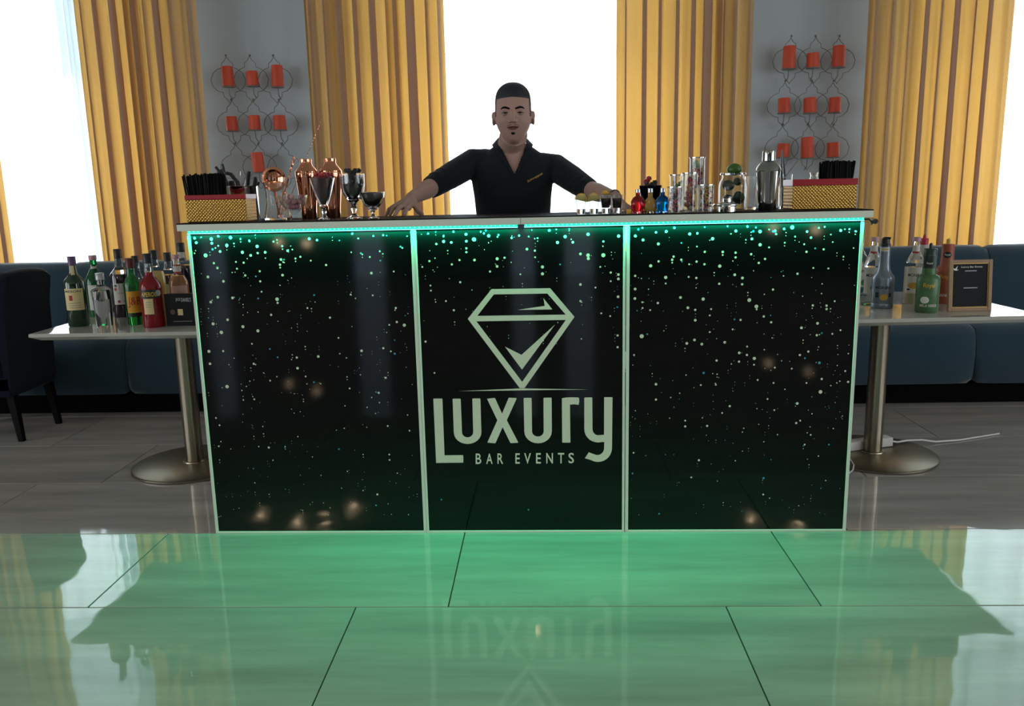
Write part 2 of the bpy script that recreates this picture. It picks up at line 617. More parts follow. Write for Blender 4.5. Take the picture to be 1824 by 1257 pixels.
# ------------------------------------------------------------------ wall candle holders
cell = [(0, 0), (20, 32), (45, 52), (48, 86), (85, 100), (125, 130), (148, 185), (135, 240), (95, 278), (50, 290), (46, 325), (22, 345), (0, 375)]
def holder(orig, s, cols, rows, cands, label, where):
    Y = 5.74
    c0 = atY(orig[0] + cols[1][0] / s, orig[1] + rows[1] / s, Y)
    t = thing('wall_candle_holder', label, 'candle holder', (c0.x, Y, c0.z), group='wire candle holders')
    mpp = stand(orig[0] + 100, Y, 1.9)[1] / s
    plate_src = None
    seq = 0
    for r in range(3):
        for c in range(3):
            top = atY(orig[0] + cols[r][c] / s, orig[1] + rows[r] / s, Y)
            bm = NB()
            for sg in (-1, 1):
                tube(bm, [((top.x - c0.x) + sg * dx * mpp * (1 if sg > 0 else 1), 0.004 * sg - (.02 if (c % 2) else 0), (top.z - c0.z) - dz * mpp) for dx, dz in cell], .0023, 6)
            ball(bm, (top.x - c0.x, -.01, top.z - c0.z + .008), .008, 8, 6)
            obj('ogee_frame', bm, wire_m, t)
    n = 0
    for (x0, x1, y0, y1, lb) in cands:
        q = atY(orig[0] + (x0 + x1) / 2 / s, orig[1] + y1 / s, Y - .055)
        r = (x1 - x0) * .46 * mpp
        bm = NB()
        lathe(bm, [(0, -.006), (r * 1.08, -.006), (r * 1.12, -.002), (r * 1.1, 0), (0, 0)], 16, q.x - c0.x, -.055, q.z - c0.z)
        tube(bm, [(q.x - c0.x, -.055, q.z - c0.z - .004), (q.x - c0.x, -.05, q.z - c0.z - .055), (q.x - c0.x, -.004, q.z - c0.z - .075)], .003, 6)
        obj('candle_plate', bm, wire_m, t)
        h = (y1 - y0) * mpp
        lean = rnd.uniform(-.06, .06)
        bm = NB(); lathe(bm, [(0, 0), (r * .97, 0), (r, .004), (r * .98, h * .5), (r * .96, h - .006), (r * .9, h - .001), (r * .6, h - .008), (0, h - .009)], 18)
        a = thing('candle', lb, 'candle', (q.x, Y - .055, q.z + .0005), group='orange candles on the ' + where)
        obj('wax', bm, candle_m, a)
        bm = NB(); tube(bm, [(0, 0, h - .010), (0, .001, h + .002)], .0012, 5); obj('wick', bm, black_pl, a)
        a.rotation_euler = (0, lean, 0)
def cl(w, names):
    return ['orange pillar candle on the %s wire holder, %s' % (w, n) for n in names]
L = cl('left', ['top row left', 'short one in the top row middle', 'top row right, tall', 'middle row left', 'middle row centre', 'middle row right', 'alone in the bottom row'])
holder((340, 60), 4.833, [(305, 512, 712), (352, 542, 762), (385, 585, 790)], (200, 580, 955),
       [(272, 380, 292, 455, L[0]), (483, 590, 330, 448, L[1]), (697, 803, 283, 458, L[2]), (305, 412, 718, 836, L[3]), (500, 605, 708, 826, L[4]), (712, 828, 708, 826, L[5]), (533, 645, 1025, 1193, L[6])],
       'black wire wall candle holder on the pillar left of the man, seven orange candles', 'left wall holder')
L = cl('right', ['top row left, tall', 'short one in the top row middle', 'top row right, tall', 'middle row left', 'middle row centre', 'middle row right', 'bottom row left behind black tongs', 'bottom row centre, tall', 'bottom row right'])
holder((1320, 40), 4.833, [(430, 637, 843), (378, 605, 793), (358, 575, 793)], (130, 515, 890),
       [(352, 467, 215, 398, L[0]), (562, 675, 270, 388, L[1]), (780, 895, 212, 383, L[2]), (315, 425, 655, 778, L[3]), (535, 650, 652, 778, L[4]), (750, 858, 650, 773, L[5]), (300, 415, 1045, 1160, L[6]), (512, 628, 990, 1165, L[7]), (735, 850, 1035, 1158, L[8])],
       'black wire wall candle holder on the pillar right of the man, nine orange candles', 'right wall holder')

# ------------------------------------------------------------------ banquette
t = thing('banquette_sofa', 'long blue velvet banquette on a black plinth under the windows', 'sofa', (0, 4.9, 0))
bm = NB(); bx(bm, -6.4, 5.9, .05, .46, 0, .12, bev=.004); obj('plinth', bm, plinth_m, t)
def cushion(name, x0, x1, prof):
    bm = NB()
    n = 10
    secs = []
    for i in range(n + 1):
        u = i / n
        x = x0 + (x1 - x0) * (.5 - .5 * cos(pi * u))
        e = 1 - .10 * abs(2 * u - 1) ** 8
        cyy = sum(p[0] for p in prof) / len(prof); cz = sum(p[1] for p in prof) / len(prof)
        secs.append([bm.verts.new((x, cyy + (p[0] - cyy) * e, cz + (p[1] - cz) * e)) for p in prof])
    for A, Bq in zip(secs, secs[1:]):
        for k in range(len(prof)):
            bm.faces.new((A[k], A[(k + 1) % len(prof)], Bq[(k + 1) % len(prof)], Bq[k]))
    bm.faces.new(secs[0][::-1]); bm.faces.new(secs[-1])
    obj(name, bm, velvet, t, angle=60)
seatp = [(0.02, .125), (0, .16), (-.01, .30), (0, .42), (.03, .468), (.09, .488), (.2, .495), (.45, .49), (.45, .125)]
backp = [(.16, .48), (.20, .62), (.24, .80), (.265, .88), (.30, .925), (.36, .935), (.44, .915), (.47, .85), (.47, .48)]
sx = [-6.3, -5.1, -3.78, -2.60, -1.4, -.1, 1.3, 2.58, 3.8, 4.9, 5.8]
for a, b in zip(sx, sx[1:]):
    cushion('seat_cushion', a + .003, b - .003, seatp)
sx = [-6.3, -5.3, -4.2, -3.05, -1.9, -.75, .4, 1.5, 2.75, 3.9, 4.9, 5.8]
for a, b in zip(sx, sx[1:]):
    cushion('back_cushion', a + .003, b - .003, backp)

# ------------------------------------------------------------------ side chair at the left edge
t = thing('dining_chair', 'dark navy upholstered high-back chair at the left edge of the photo', 'chair', (-2.95, 4.53, 0))
bm = NB()
prof = []
n = 10
for sx_ in (0, 1):
    pass
secs = []
for i in range(n + 1):
    y = -.215 + .43 * i / n
    zt = .935 + .018 * cos(pi * (i / n - .5) * 1.0) + (-.0 if i not in (0, n) else -.02)
    secs.append([bm.verts.new(p) for p in ((0.00, y, .30), (.01, y, .50), (.02, y, .75), (.045, y, zt - .02), (.03, y, zt), (-.01, y, zt + .004), (-.03, y, zt - .02), (-.055, y, .75), (-.07, y, .50), (-.07, y, .30))])
for A, Bq in zip(secs, secs[1:]):
    for k in range(10):
        bm.faces.new((A[k], A[(k + 1) % 10], Bq[(k + 1) % 10], Bq[k]))
bm.faces.new(secs[0][::-1]); bm.faces.new(secs[-1])
obj('backrest', bm, velvet_dark, t, angle=50)
bm = NB(); bx(bm, -.47, -.03, -.225, .225, .36, .48, bev=.025, seg=3); obj('seat', bm, velvet_dark, t)
bm = NB(); bx(bm, -.46, -.005, -.215, .215, .26, .37, bev=.006); obj('seat_skirt', bm, velvet_dark, t)
for x0, x1, y in ((-.03, .0, -.17), (-.03, .0, .17), (-.43, -.44, -.19), (-.43, -.44, .19)):
    bm = NB()
    vs = []
    for (cx, cz, h) in ((x1, 0, .014), (x0, .28, .022)):
        vs.append([bm.verts.new((cx + a * h, y + (.01 if y > 0 else -.01) * (1 if cz == 0 else 0) + b * h, cz)) for a, b in ((-1, -1), (1, -1), (1, 1), (-1, 1))])
    for k in range(4):
        bm.faces.new((vs[0][k], vs[0][(k + 1) % 4], vs[1][(k + 1) % 4], vs[1][k]))
    bm.faces.new(vs[0][::-1]); bm.faces.new(vs[1])
    obj('leg', bm, dark_wood, t, smooth=False)

# ------------------------------------------------------------------ pedestal tables
def ped_table(loc, rz, hw, y0, y1, label, pole):
    t = thing('pedestal_table', label, 'table', loc, rz, group='white pedestal tables')
    bm = NB()
    def ring(z, ins):
        return [bm.verts.new(p + (z,)) for p in ((-hw + ins, y0 + ins), (hw - ins, y0 + ins), (hw - ins, y1 - ins), (-hw + ins, y1 - ins))]
    rs = [ring(.75, .003), ring(.747, 0), ring(.735, 0), ring(.716, .035), ring(.712, .05)]
    for A, Bq in zip(rs, rs[1:]):
        for k in range(4):
            bm.faces.new((A[k], A[(k + 1) % 4], Bq[(k + 1) % 4], Bq[k]))
    bm.faces.new(rs[0][::-1]); bm.faces.new(rs[-1])
    obj('table_top', bm, table_m, t, smooth=False)
    bm = NB(); bx(bm, pole[0] - .2, pole[0] + .2, pole[1] - .2, pole[1] + .2, .700, .712); obj('mounting_plate', bm, dark_rub, t, smooth=False)
    bm = NB(); lathe(bm, [(0, .012), (.043, .012), (.043, .700), (0, .700)], 32, pole[0], pole[1]); obj('pole', bm, pole_steel, t)
    bm = NB(); lathe(bm, [(0, .0), (.292, .0), (.30, .004), (.30, .010), (.294, .014), (.05, .020), (0, .020)], 56, pole[0], pole[1])
    b = obj('base_plate', bm, base_steel, t)
    bm = NB(); lathe(bm, [(.044, .018), (.058, .018), (.056, .024), (.044, .026)], 32, pole[0], pole[1]); obj('collar', bm, pole_steel, t)
ped_table((-1.775, 3.92, 0), 0, .50, -.425, .42, 'white gloss pedestal table left of the bar carrying liquor bottles', (0.0, 0))
ped_table((1.625, 3.97, 0), radians(2.5), .52, -.42, .48, 'white gloss pedestal table right of the bar carrying syrup bottles and a frame', (0.0, 0))

# ------------------------------------------------------------------ the bar
T = thing('bar_counter', 'black starry portable bar counter with white trim, lit green under the top', 'bar', tuple(BO), BANG)
u1a, u1b = bar(757, 945)[0], bar(765, 945)[0]
u2a, u2b, u2c, u2d = bar(1105.5, 945)[0], bar(1111, 945)[0], bar(1113.5, 945)[0], bar(1118, 945)[0]
ZT = 1.204
spans = [(0.0, u1a + .008), (u1a + .008, u2b + .002), (u2c - .001, BL)]
trimw = .0125
panels = []
for k, (a, b) in enumerate(spans):
    bm = NB(); bx(bm, a + .002, b - .002, .0, .016, .008, ZT)
    p = obj('front_panel', bm, print_black, T, smooth=False)
    panels.append(p)
    la = trimw if k != 1 else .0095
    for x0, x1 in ((a, a + la), (b - la, b)):
        bm = NB(); bx(bm, x0 + .0004, x1 - .0004, -.0035, .004, 0, ZT - .013, bev=.0006); obj('trim_strip', bm, white_lam, p, smooth=False)
    bm = NB(); bx(bm, a + la, b - la, -.0035, .004, 0.0, .008, bev=.0006); obj('bottom_trim', bm, white_lam, p, smooth=False)
for x0, x1 in ((0, .016), (BL - .016, BL)):
    bm = NB(); bx(bm, x0, x1, .017, .44, .0, ZT); obj('side_panel', bm, white_lam, T, smooth=False)
bm = NB(); bx(bm, .016, BL - .016, .10, .43, .62, .636); obj('inner_shelf', bm, white_lam, T, smooth=False)
ZC = 1.2322
UL, UR = -.026, bar(1556, 381, -.025)[0]
for a, b, nz in ((UL, US - .0006, 0), (US + .0006, UR, .0)):
    bm = NB(); bx(bm, a, b, -.025, .445, ZT, ZC - .004, bev=.0008); s = obj('worktop', bm, white_lam, T, smooth=False)
    bm = NB(); bx(bm, a - .0005, b + (.0005 if b > 2 else 0), -.0255, .4455, ZC - .004, ZC, bev=.0006); obj('black_top_sheet', bm, black_lam, s, smooth=False)
for a, b in ((0.004, US - .012), (US + .012, BL - .003)):
    bm = NB(); bx(bm, a, b, -.0065, -.0008, ZT - .0125, ZT - .0005, bev=.0008); s = obj('led_strip', bm, led_mat, T, smooth=False, label='glowing green led tape')
    bm = NB()
    x = a + .008
    while x < b - .004:
        bx(bm, x - .0022, x + .0022, -.0078, -.0064, ZT - .0058, ZT - .0028)
        x += .0166
    bx(bm, a, b, -.0074, -.0064, ZT - .0122, ZT - .0100)
    obj('led_chips', bm, led_chip, s, smooth=False, kind='stuff')
# cable end of the led tape under the right end
bm = NB()
tube(bm, [(BL - .002, -.004, 1.196), (BL + .014, -.006, 1.197), (BL + .022, -.008, 1.188), (BL + .024, -.01, 1.176)], .0028, 8)
cb = obj('led_cable', bm, black_pl, T)
bm = NB(); bmM = Matrix.Rotation(pi / 2, 3, 'X'); tube(bm, [(BL + .032, -.020, 1.189), (BL + .033, .010, 1.190)], [.0095, .0095], 16); obj('cable_plug', bm, chrome, cb)
bm = NB(); tube(bm, [(BL + .032, -.0225, 1.188), (BL + .032, -.0195, 1.188)], [.0068, .0068], 14); obj('plug_socket', bm, black_pl, cb)

# printed dots
Ld = [(86,113,6),(144,99,7),(171,88,5),(218,93,7),(178,147,6),(204,123,7),(122,162,9),(146,115,6),(264,150,7),(291,106,5),(321,127,7),(323,153,5),(296,162,6),(352,150,6),(439,144,6),(413,178,6),(522,98,6),(552,103,5),(154,192,5),(131,245,6),(191,262,6),(239,187,4),(269,190,5),(275,239,5),(331,223,5),(333,262,5),(419,238,6),(80,299,6),(142,342,6),(169,323,6),(226,326,6),(398,331,8),(400,345,5),(375,391,5),(338,302,4),(151,426,7),(207,410,6),(183,459,8),(266,437,7),(324,453,7),(92,400,7),(92,415,6),(95,431,7),(135,532,7),(139,580,6),(190,531,5),(205,668,8),(301,503,4),(308,580,5),(474,556,5),(477,597,6),(515,365,4),(528,182,4),(587,199,5),(557,552,6),(508,629,4),(371,645,4),(397,630,3),(602,402,5),(635,480,4),(682,313,4),(762,230,6),(848,224,4),(856,365,5),(767,316,4),(889,431,7),(860,419,5),(831,430,4),(808,520,5),(837,532,4),(852,541,5,1),(724,530,6),(640,541,3),(678,675,4),(790,692,5),(780,689,4,1),(763,710,3),(817,634,5),(793,730,3),(162,789,4),(176,817,4),(181,880,3),(173,898,4),(366,903,5),(327,899,3),(310,717,4),(268,720,3),(262,683,3),(566,657,3),(540,651,4,1),(825,820,4),(909,838,4),(831,930,4),(832,951,4),(785,1084,5),(730,1069,3),(780,1126,4,1),(637,909,4,1),(429,902,4,1),(382,952,3),(343,822,3),(478,861,3),(657,829,3),(862,1002,3),(669,995,3),(325,328,4,1),(316,243,4,1),(541,315,4,1),(370,523,4,1),(400,555,4,1),(97,468,4,1),(101,522,4,1)]
Rd = [(147,220,7),(177,203,5),(204,264,7),(204,287,4),(234,185,5),(263,197,5),(293,214,4),(291,262,4),(320,266,5),(321,204,5),(351,214,5),(352,167,5),(409,221,7),(407,288,5),(466,254,6),(469,188,5),(469,170,5),(495,266,6),(494,290,5),(528,176,5),(557,209,5),(88,258,5),(88,308,6),(87,344,6),(174,361,5),(115,358,4),(116,380,4),(145,388,4),(260,340,6),(288,379,6),(316,387,5),(316,426,6),(346,346,7),(376,384,4),(371,408,4),(521,350,8),(548,374,8),(549,385,4),(576,412,5),(604,434,5),(611,310,5),(602,408,3,1),(488,425,5),(465,423,4,1),(458,461,4),(371,471,4),(428,510,6),(483,550,6),(482,583,5),(512,558,5),(540,571,7),(539,595,4),(397,579,5),(341,517,6),(313,501,6),(284,514,6),(113,487,9),(134,479,4,1),(84,558,4),(513,526,4),(578,538,3),(618,606,4),(453,592,3),(553,653,4),(348,626,5,1),(281,634,3),(167,669,6),(167,727,5),(223,719,3),(257,703,3),(337,672,4),(394,671,4),(447,752,5),(418,778,4),(361,827,5),(278,807,4),(278,829,5),(330,957,5),(301,1022,4),(82,929,4),(78,1007,4,1),(179,1160,4,1),(468,959,3),(500,836,3),(719,455,6),(780,438,6),(762,370,5),(814,371,5),(814,384,5),(777,483,5),(845,354,4),(867,464,4),(836,478,4),(796,475,4,1),(738,167,5),(764,228,4),(821,230,4),(704,250,5),(791,698,8),(796,649,5),(738,664,4),(787,588,6,1),(703,742,6),(754,861,4),(714,807,4),(699,816,5),(731,898,4),(823,898,4,1),(840,837,3),(759,781,3),(590,725,4),(616,767,4),(628,860,3),(656,688,3),(575,1025,5,1),(574,1087,4),(598,1101,3),(603,955,3,1),(896,660,5),(885,619,4),(853,664,3),(830,674,3),(745,545,5),(713,558,5),(732,570,4,1),(682,610,4),(613,664,4),(89,107,6),(118,122,6),(167,93,5),(206,90,6),(176,137,6),(295,99,6),(324,97,5),(382,117,7),(470,88,6),(531,118,6),(562,90,7),(562,140,7),(619,88,5),(596,150,4),(684,74,8),(653,80,5),(740,90,5),(755,113,5),(868,86,6),(926,90,4),(939,75,4),(237,76,5)]
Cd = [(133,88,7),(133,66,4),(72,57,4),(163,92,6),(104,98,5),(221,60,6),(222,87,6),(252,80,9),(310,66,7),(400,74,5),(222,115,5),(222,130,5),(254,161,6),(195,161,5),(165,178,5),(77,165,5),(49,188,4),(198,248,5),(81,261,4),(83,281,4),(343,156,7),(372,152,5),(343,186,6),(315,206,5),(460,118,6),(491,124,5),(492,150,4),(521,188,7),(521,215,7),(580,92,7),(610,69,7),(640,91,6),(700,60,7),(670,137,6),(700,142,8),(701,155,7),(760,142,9),(760,88,5),(820,67,7),(748,188,4),(789,210,5),(819,218,6),(819,235,6),(789,244,4),(818,305,6),(815,346,4,1),(670,257,6),(729,269,4),(670,322,5),(787,381,4),(752,370,4),(816,457,5),(816,503,5),(62,481,5),(173,358,5),(142,322,4),(434,217,4),(590,178,4,1),(505,168,3,1),(124,1101,4,1),(466,1141,4,1),(97,604,4)]
def dots(panel, lst, org, s, span, nrand, seed, top_only):
    R = random.Random(seed)
    bm = NB()
    def disc(u, z, r, mi):
        if not (span[0] + .016 + r < u < span[1] - .016 - r and .02 < z < ZT - .014):
            return
        k = 8 if r > .003 else 6
        vs = [bm.verts.new((u + r * cos(2 * pi * i / k), -.0006, z + r * sin(2 * pi * i / k))) for i in range(k)]
        bm.faces.new(vs).material_index = mi
    for d in lst:
        u, z = bar(org[0] + d[0] / s, org[1] + d[1] / s)
        disc(u, z, d[2] / s * .00208 * .92, 1 if len(d) > 3 else 0)
    lanes = [R.uniform(*span) for _ in range(46)]
    for _ in range(nrand):
        h = R.random() ** (1.9 if top_only else 1.25)
        z = ZT - .02 - h * (1.12 if not top_only else .42)
        u = R.choice(lanes) + (0 if R.random() < .3 else R.uniform(-.05, .05))
        r = .0011 + .0017 * R.random() ** 2 + (.0028 * R.random() if h < .12 else 0)
        disc(u, z, r, 1 if R.random() < .17 else 0)
        if R.random() < .25:
            disc(u, z - .011, r * .7, 0)
    obj('dot_print', bm, [print_white, print_blue], panel, smooth=False, recalc=False, kind='stuff')
dots(panels[0], Ld, (310, 380), 2.167, spans[0], 300, 1, False)
dots(panels[1], Cd, (730, 390), 2.205, spans[1], 110, 2, True)
dots(panels[2], Rd, (1090, 370), 2.13, spans[2], 300, 3, False)

# logo on the middle panel
def bfn(org, s, off=-.0008):
    def f(x, y):
        u, z = bar(org[0] + x / s, org[1] + y / s)
        return (u, off, z)
    return f
F4 = bfn((820, 500), 6.286)
F3 = bfn((760, 690), 5.211)
bm = NB()
flat(bm, [[(350, 92), (1005, 82), (1278, 403), (718, 1200), (665, 1200), (83, 425)], [(375, 152), (190, 392), (1180, 378), (975, 142)][::-1], [(180, 453), (1182, 437), (692, 1130)][::-1]], F4)
flat(bm, [[(640, 325), (945, 280), (930, 193), (1030, 320)]], F4)
flat(bm, [[(498, 735), (685, 828), (1062, 487), (690, 993)]], F4)
flat(bm, [[(290, 33), (870, 8), (905, 8), (1500, 18), (905, 25), (870, 26)]], F3)
obj('diamond_logo', bm, print_white, panels[1], smooth=False, recalc=False)
def arc(cx, cy, rx, ry, a0, a1, n=7):
    return [(cx + rx * cos(radians(a0 + (a1 - a0) * i / n)), cy + ry * sin(radians(a0 + (a1 - a0) * i / n))) for i in range(n + 1)]
letters = {
 'L': [(62, 105), (66, 102), (141, 102), (146, 106), (166, 628), (338, 626), (341, 660), (340, 696), (88, 699)],
 'u': [(241, 106), (246, 103), (311, 103), (316, 107), (328, 415)] + arc(380, 415, 52, 47, 180, 0)[1:-1][::1] + [(432, 415), (424, 105), (429, 101), (494, 101), (499, 105), (508, 415)] + arc(380, 415, 128, 108, 0, 180, 12)[1:-1] + [(252, 415)],
 'x': [(560, 104), (600, 99), (630, 96), (636, 100), (700, 242), (760, 98), (766, 94), (832, 97), (835, 102), (744, 303), (850, 508), (845, 512), (782, 515), (776, 511), (705, 367), (640, 514), (634, 517), (568, 511), (565, 506), (656, 303)],
 'U': [(900, 99), (905, 96), (969, 95), (974, 99), (978, 408)] + arc(1032, 408, 54, 46, 180, 0)[1:-1] + [(1086, 408), (1084, 98), (1090, 94), (1155, 93), (1160, 97), (1162, 405)] + arc(1034, 405, 128, 112, 0, 180, 12)[1:-1] + [(906, 405)],
 'r': [(1255, 99), (1290, 92), (1345, 90), (1408, 92), (1415, 100), (1416, 130), (1410, 160), (1372, 155), (1330, 158), (1334, 508), (1330, 511), (1262, 511), (1258, 507)],
 'y': [(1463, 96), (1468, 92), (1533, 91), (1537, 95), (1539, 385)] + arc(1592, 385, 53, 57, 180, 90, 5)[1:] + [(1646, 438), (1647, 93), (1652, 89), (1720, 89), (1725, 93), (1720, 560)] + arc(1590, 560, 130, 130, 0, 120, 9)[1:] + [(1468, 655), (1505, 600)] + arc(1585, 560, 62, 66, 110, 0, 6) + [(1648, 505)] + arc(1592, 385, 129, 124, 75, 180, 8)}
for k, p in letters.items():
    bm = NB(); flat(bm, [p], F3)
    obj('large_letter', bm, print_white, panels[1], smooth=False, recalc=False)
for ch, x0, x1 in (('B', 455, 507), ('A', 553, 612), ('R', 657, 710), ('E', 823, 865), ('V', 905, 968), ('E', 1015, 1060), ('N', 1110, 1172), ('T', 1218, 1276), ('S', 1316, 1367)):
    yb = 709 - (x0 - 455) * .008
    bm = NB(); text(bm, ch, lambda u, v, x0=x0, x1=x1, yb=yb: F3(x0 + (x1 - x0) * u, yb - 97 * v))
    obj('small_letter', bm, print_white, panels[1], smooth=False, recalc=False)

# ------------------------------------------------------------------ power strip behind the right table foot
p0 = atZ(1500, 806, .02); p1 = atZ(1588, 795, .02)
ang = atan2(p1.y - p0.y, p1.x - p0.x)
t = thing('power_strip', 'white power strip with cable on the steel foot of the right table', 'power strip', ((p0.x + p1.x) / 2, (p0.y + p1.y) / 2 + .03, .0205), ang)
hl = (p1 - p0).length / 2
wpl = mat('white plastic', 'd9d4cf', .4)
bm = NB(); bx(bm, -hl, hl, -.028, .028, 0, .045, bev=.005, seg=2); obj('housing', bm, wpl, t)
for k in range(4):
    xk = -hl + .03 + k * (2 * hl - .06) / 3
    bm = NB(); lathe(bm, [(0, .0452), (.019, .0452), (.019, .0458), (.016, .0458), (0, .0456)], 16, xk, 0); s = obj('socket', bm, wpl, t)
    for dx in (-.008, .008):
        bm = NB(); lathe(bm, [(0, .0459), (.0026, .0459), (0, .0464)], 8, xk + dx, 0)
        obj('socket_hole', bm, black_pl, s)
bm = NB(); tube(bm, [(hl, 0, .02), (hl + .05, 0, .008), (hl + .12, .01, .006), (hl + .20, .0, .004), (hl + .28, -.01, -.012), (hl + .42, -.02, -.015), (hl + .7, 0, -.015)], .0045, 8); obj('cable', bm, wpl, t)
pc = [atZ(x, y, .026) for x, y in ((1500, 803), (1512, 813), (1521, 828), (1519, 837), (1508, 846), (1488, 852))]
bm = NB(); tube(bm, pc, .0032, 8)
tag(obj('power_cable', bm, wpl), 'thin white cable looping out beside the right foot of the bar', 'cable')

# ------------------------------------------------------------------ things on the bar top
ZB = ZC + .0004
def bt(px, Y=None):
    return stand(px, Y, ZB)
def heap(bm, n, fn):
    for _ in range(n):
        fn(bm)
def P(prof, k):
    return [(r * k, h * k) for r, h in prof]
def goblet(label, px, Y, outer, wall, floor_i, group=None, name='goblet', rfun=None, cat='glass', gm=None):
    """outer: px profile foot->rim; the bowl is hollow from outer[floor_i] upward"""
    p, k = bt(px, Y)
    t = thing(name, label, cat, p, group=group)
    o = P(outer, k)
    w_ = wall * k
    inner = [(max(r - w_, 0.0005), h + (w_ if i == 0 else 0)) for i, (r, h) in enumerate(o[floor_i:])]
    prof = [(0, 0)] + o + [(inner[-1][0], inner[-1][1])] + inner[::-1][1:] + [(0, inner[0][1])]
    bm = NB(); lathe(bm, prof, 32, rfun=rfun)
    obj('glass_body', bm, gm or ribglass, t, angle=50)
    return t, p, k
facet = lambda a, h: 1 + .035 * cos(10 * a)

# straw boxes
def _foil(nt, out):
    b = nt.nodes.new('ShaderNodeBsdfPrincipled')
    b.inputs['Base Color'].default_value = lin('b98f45'); b.inputs['Metallic'].default_value = .75; b.inputs['Roughness'].default_value = .33
    tc_ = nt.nodes.new('ShaderNodeTexCoord'); mp = nt.nodes.new('ShaderNodeMapping'); mp.inputs['Rotation'].default_value = (0, radians(45), 0)
    v = nt.nodes.new('ShaderNodeTexVoronoi'); v.inputs['Scale'].default_value = 115; v.inputs['Randomness'].default_value = .12
    bp = nt.nodes.new('ShaderNodeBump'); bp.inputs['Strength'].default_value = .9; bp.inputs['Distance'].default_value = .006
    nt.links.new(tc_.outputs['Object'], mp.inputs[0]); nt.links.new(mp.outputs[0], v.inputs['Vector']); nt.links.new(v.outputs['Distance'], bp.inputs['Height'])
    nt.links.new(bp.outputs[0], b.inputs['Normal']); nt.links.new(b.outputs[0], out.inputs[0])
foil_m = mix_mat('hammered gold foil relief', _foil)
thin_glass = mix_mat('thin jar glass', _thin((.93, .95, .95), 1.55))
def straw_box(label, x0, x1, y_top, Yf, depth, rim, where, strawspan, strawtop, ns, seed, rz=0.0):
    pa, k = bt(x0, Yf); pb, _ = bt(x1, Yf)
    L = pb.x - pa.x
    H = y_top * k
    t = thing('straw_box', label, 'box', (pa.x, Yf, ZB), rz, group='gold straw boxes')
    bm = NB()
    e = .006
    for q in ((e, L - e, 0, .003), (e, L - e, depth - .003, depth)):
        bx(bm, q[0], q[1], q[2], q[3], .002, H)
    for xa, xb in ((e, e + .003), (L - e - .003, L - e)):
        bx(bm, xa, xb, .003, depth - .003, .002, H)
    bx(bm, e, L - e, 0, depth, 0, .003)
    obj('inner_box', bm, black_pl, t, smooth=False)
    Hg = H - rim * k
    bm = NB(); bx(bm, 0, L, -.003, depth + .001, .001, Hg, bev=.0015)
    for f in [f for f in bm.faces if abs(f.normal.z) > .9 and f.calc_area() > .01]:
        bm.faces.remove(f)
    obj('gold_panel', bm, foil_m, t, smooth=False, recalc=False)
    bm = NB()
    rz0, rz1 = Hg, H
    bx(bm, -.002, L + .002, -.004, .0, rz0, rz1, bev=.001); bx(bm, -.002, L + .002, depth, depth + .004, rz0, rz1, bev=.001)
    bx(bm, -.002, .001, 0, depth, rz0, rz1); bx(bm, L - .001, L + .002, 0, depth, rz0, rz1)
    obj('red_rim', bm, red_pl, t, smooth=False)
    R = random.Random(seed)
    src = None
    sa = bt(strawspan[0], Yf + depth * .5)[0].x - pa.x; sb = bt(strawspan[1], Yf + depth * .5)[0].x - pa.x
    sa = max(sa, .012); sb = min(sb, L - .016)
    for i in range(ns):
        x = sa + (sb - sa) * (i + .5) / ns
        y = depth * (.14 + .72 * ((i * 7) % 5) / 4)
        if src is None:
            bm = NB(); lathe(bm, [(.0028, 0), (.0034, 0), (.0034, .22), (.0028, .22), (.0028, 0)], 8)
            s_ = obj('drinking_straw', bm, mat('matt black straw plastic', '040505', .6, spec=.12)); src = s_
            bmesh_len = .22
        else:
            s_ = src.copy(); COL.objects.link(s_)
        top = (strawtop + R.uniform(-2.5, 2.5)) * k
        tag(s_, 'black drinking straw standing in the ' + where, 'straw', 'black straws in the ' + where)
        rt = R.uniform(-.04, .04)
        fan = -.13 * max(0, 1 - i / 30) if strawspan[0] < 900 else .07 * max(0, 1 - (ns - 1 - i) / 20)
        hh = top - .006
        s_.scale = (1, 1, hh / .22)
        s_.rotation_euler = (R.uniform(-.04, .04), rt + fan, 0)
        s_.location = (pa.x + x - rt * hh * .8, Yf + y, ZB + .0045)
    return t, pa, k, L, H
straw_box('hammered gold box with red rim and black straws, left end of bar', 334.5, 441, 47.5, 3.12, .11, 8, 'left gold box', (337, 402), 84, 105, 1, 0)
straw_box('hammered gold box with red rim and black straws, right end of bar', 1410.5, 1525, 53.0, 3.13, .11, 11, 'right gold box', (1462, 1519), 83, 105, 2, 0.02)

# steel tin with bar tools beside the left straw box
p, k = bt(434, 3.36)
t = thing('tool_tin', 'polished steel tin holding bar tools behind the left gold box', 'tin', p)
bm = NB(); lathe(bm, P([(0, 0), (29, 0), (29.5, 1), (29.5, 57), (30, 58.5), (29.2, 59), (28.6, 58), (28.6, 2), (0, 2)], k), 40); obj('tin_body', bm, chrome, t)
def tool(name, label, cat, pts, r, m, sx=1.0, group=None, extra=None, n=8):
    bm = NB()
    tube(bm, pts, r, n, sx=sx)
    if extra:
        extra(bm)
    o = tag(obj(name, bm, m), label, cat, group)
    return o
def bpt(px, py, Y):
    return atY(px, py, Y)
tool('tongs', 'wide black handled tongs leaning out of the steel tin, highest of its tools', 'tongs', [bpt(424, 386, 3.36), bpt(410, 345, 3.36), bpt(400, 318, 3.36), bpt(392, 303, 3.36)], [.006, .010, .012, .014], black_pl, n=6,
     extra=lambda b: (tube(b, [bpt(384, 297, 3.345), bpt(394, 309, 3.35)], [.006, .006], 6), tube(b, [bpt(396, 292, 3.37), bpt(402, 312, 3.37)], [.007, .007], 6)))
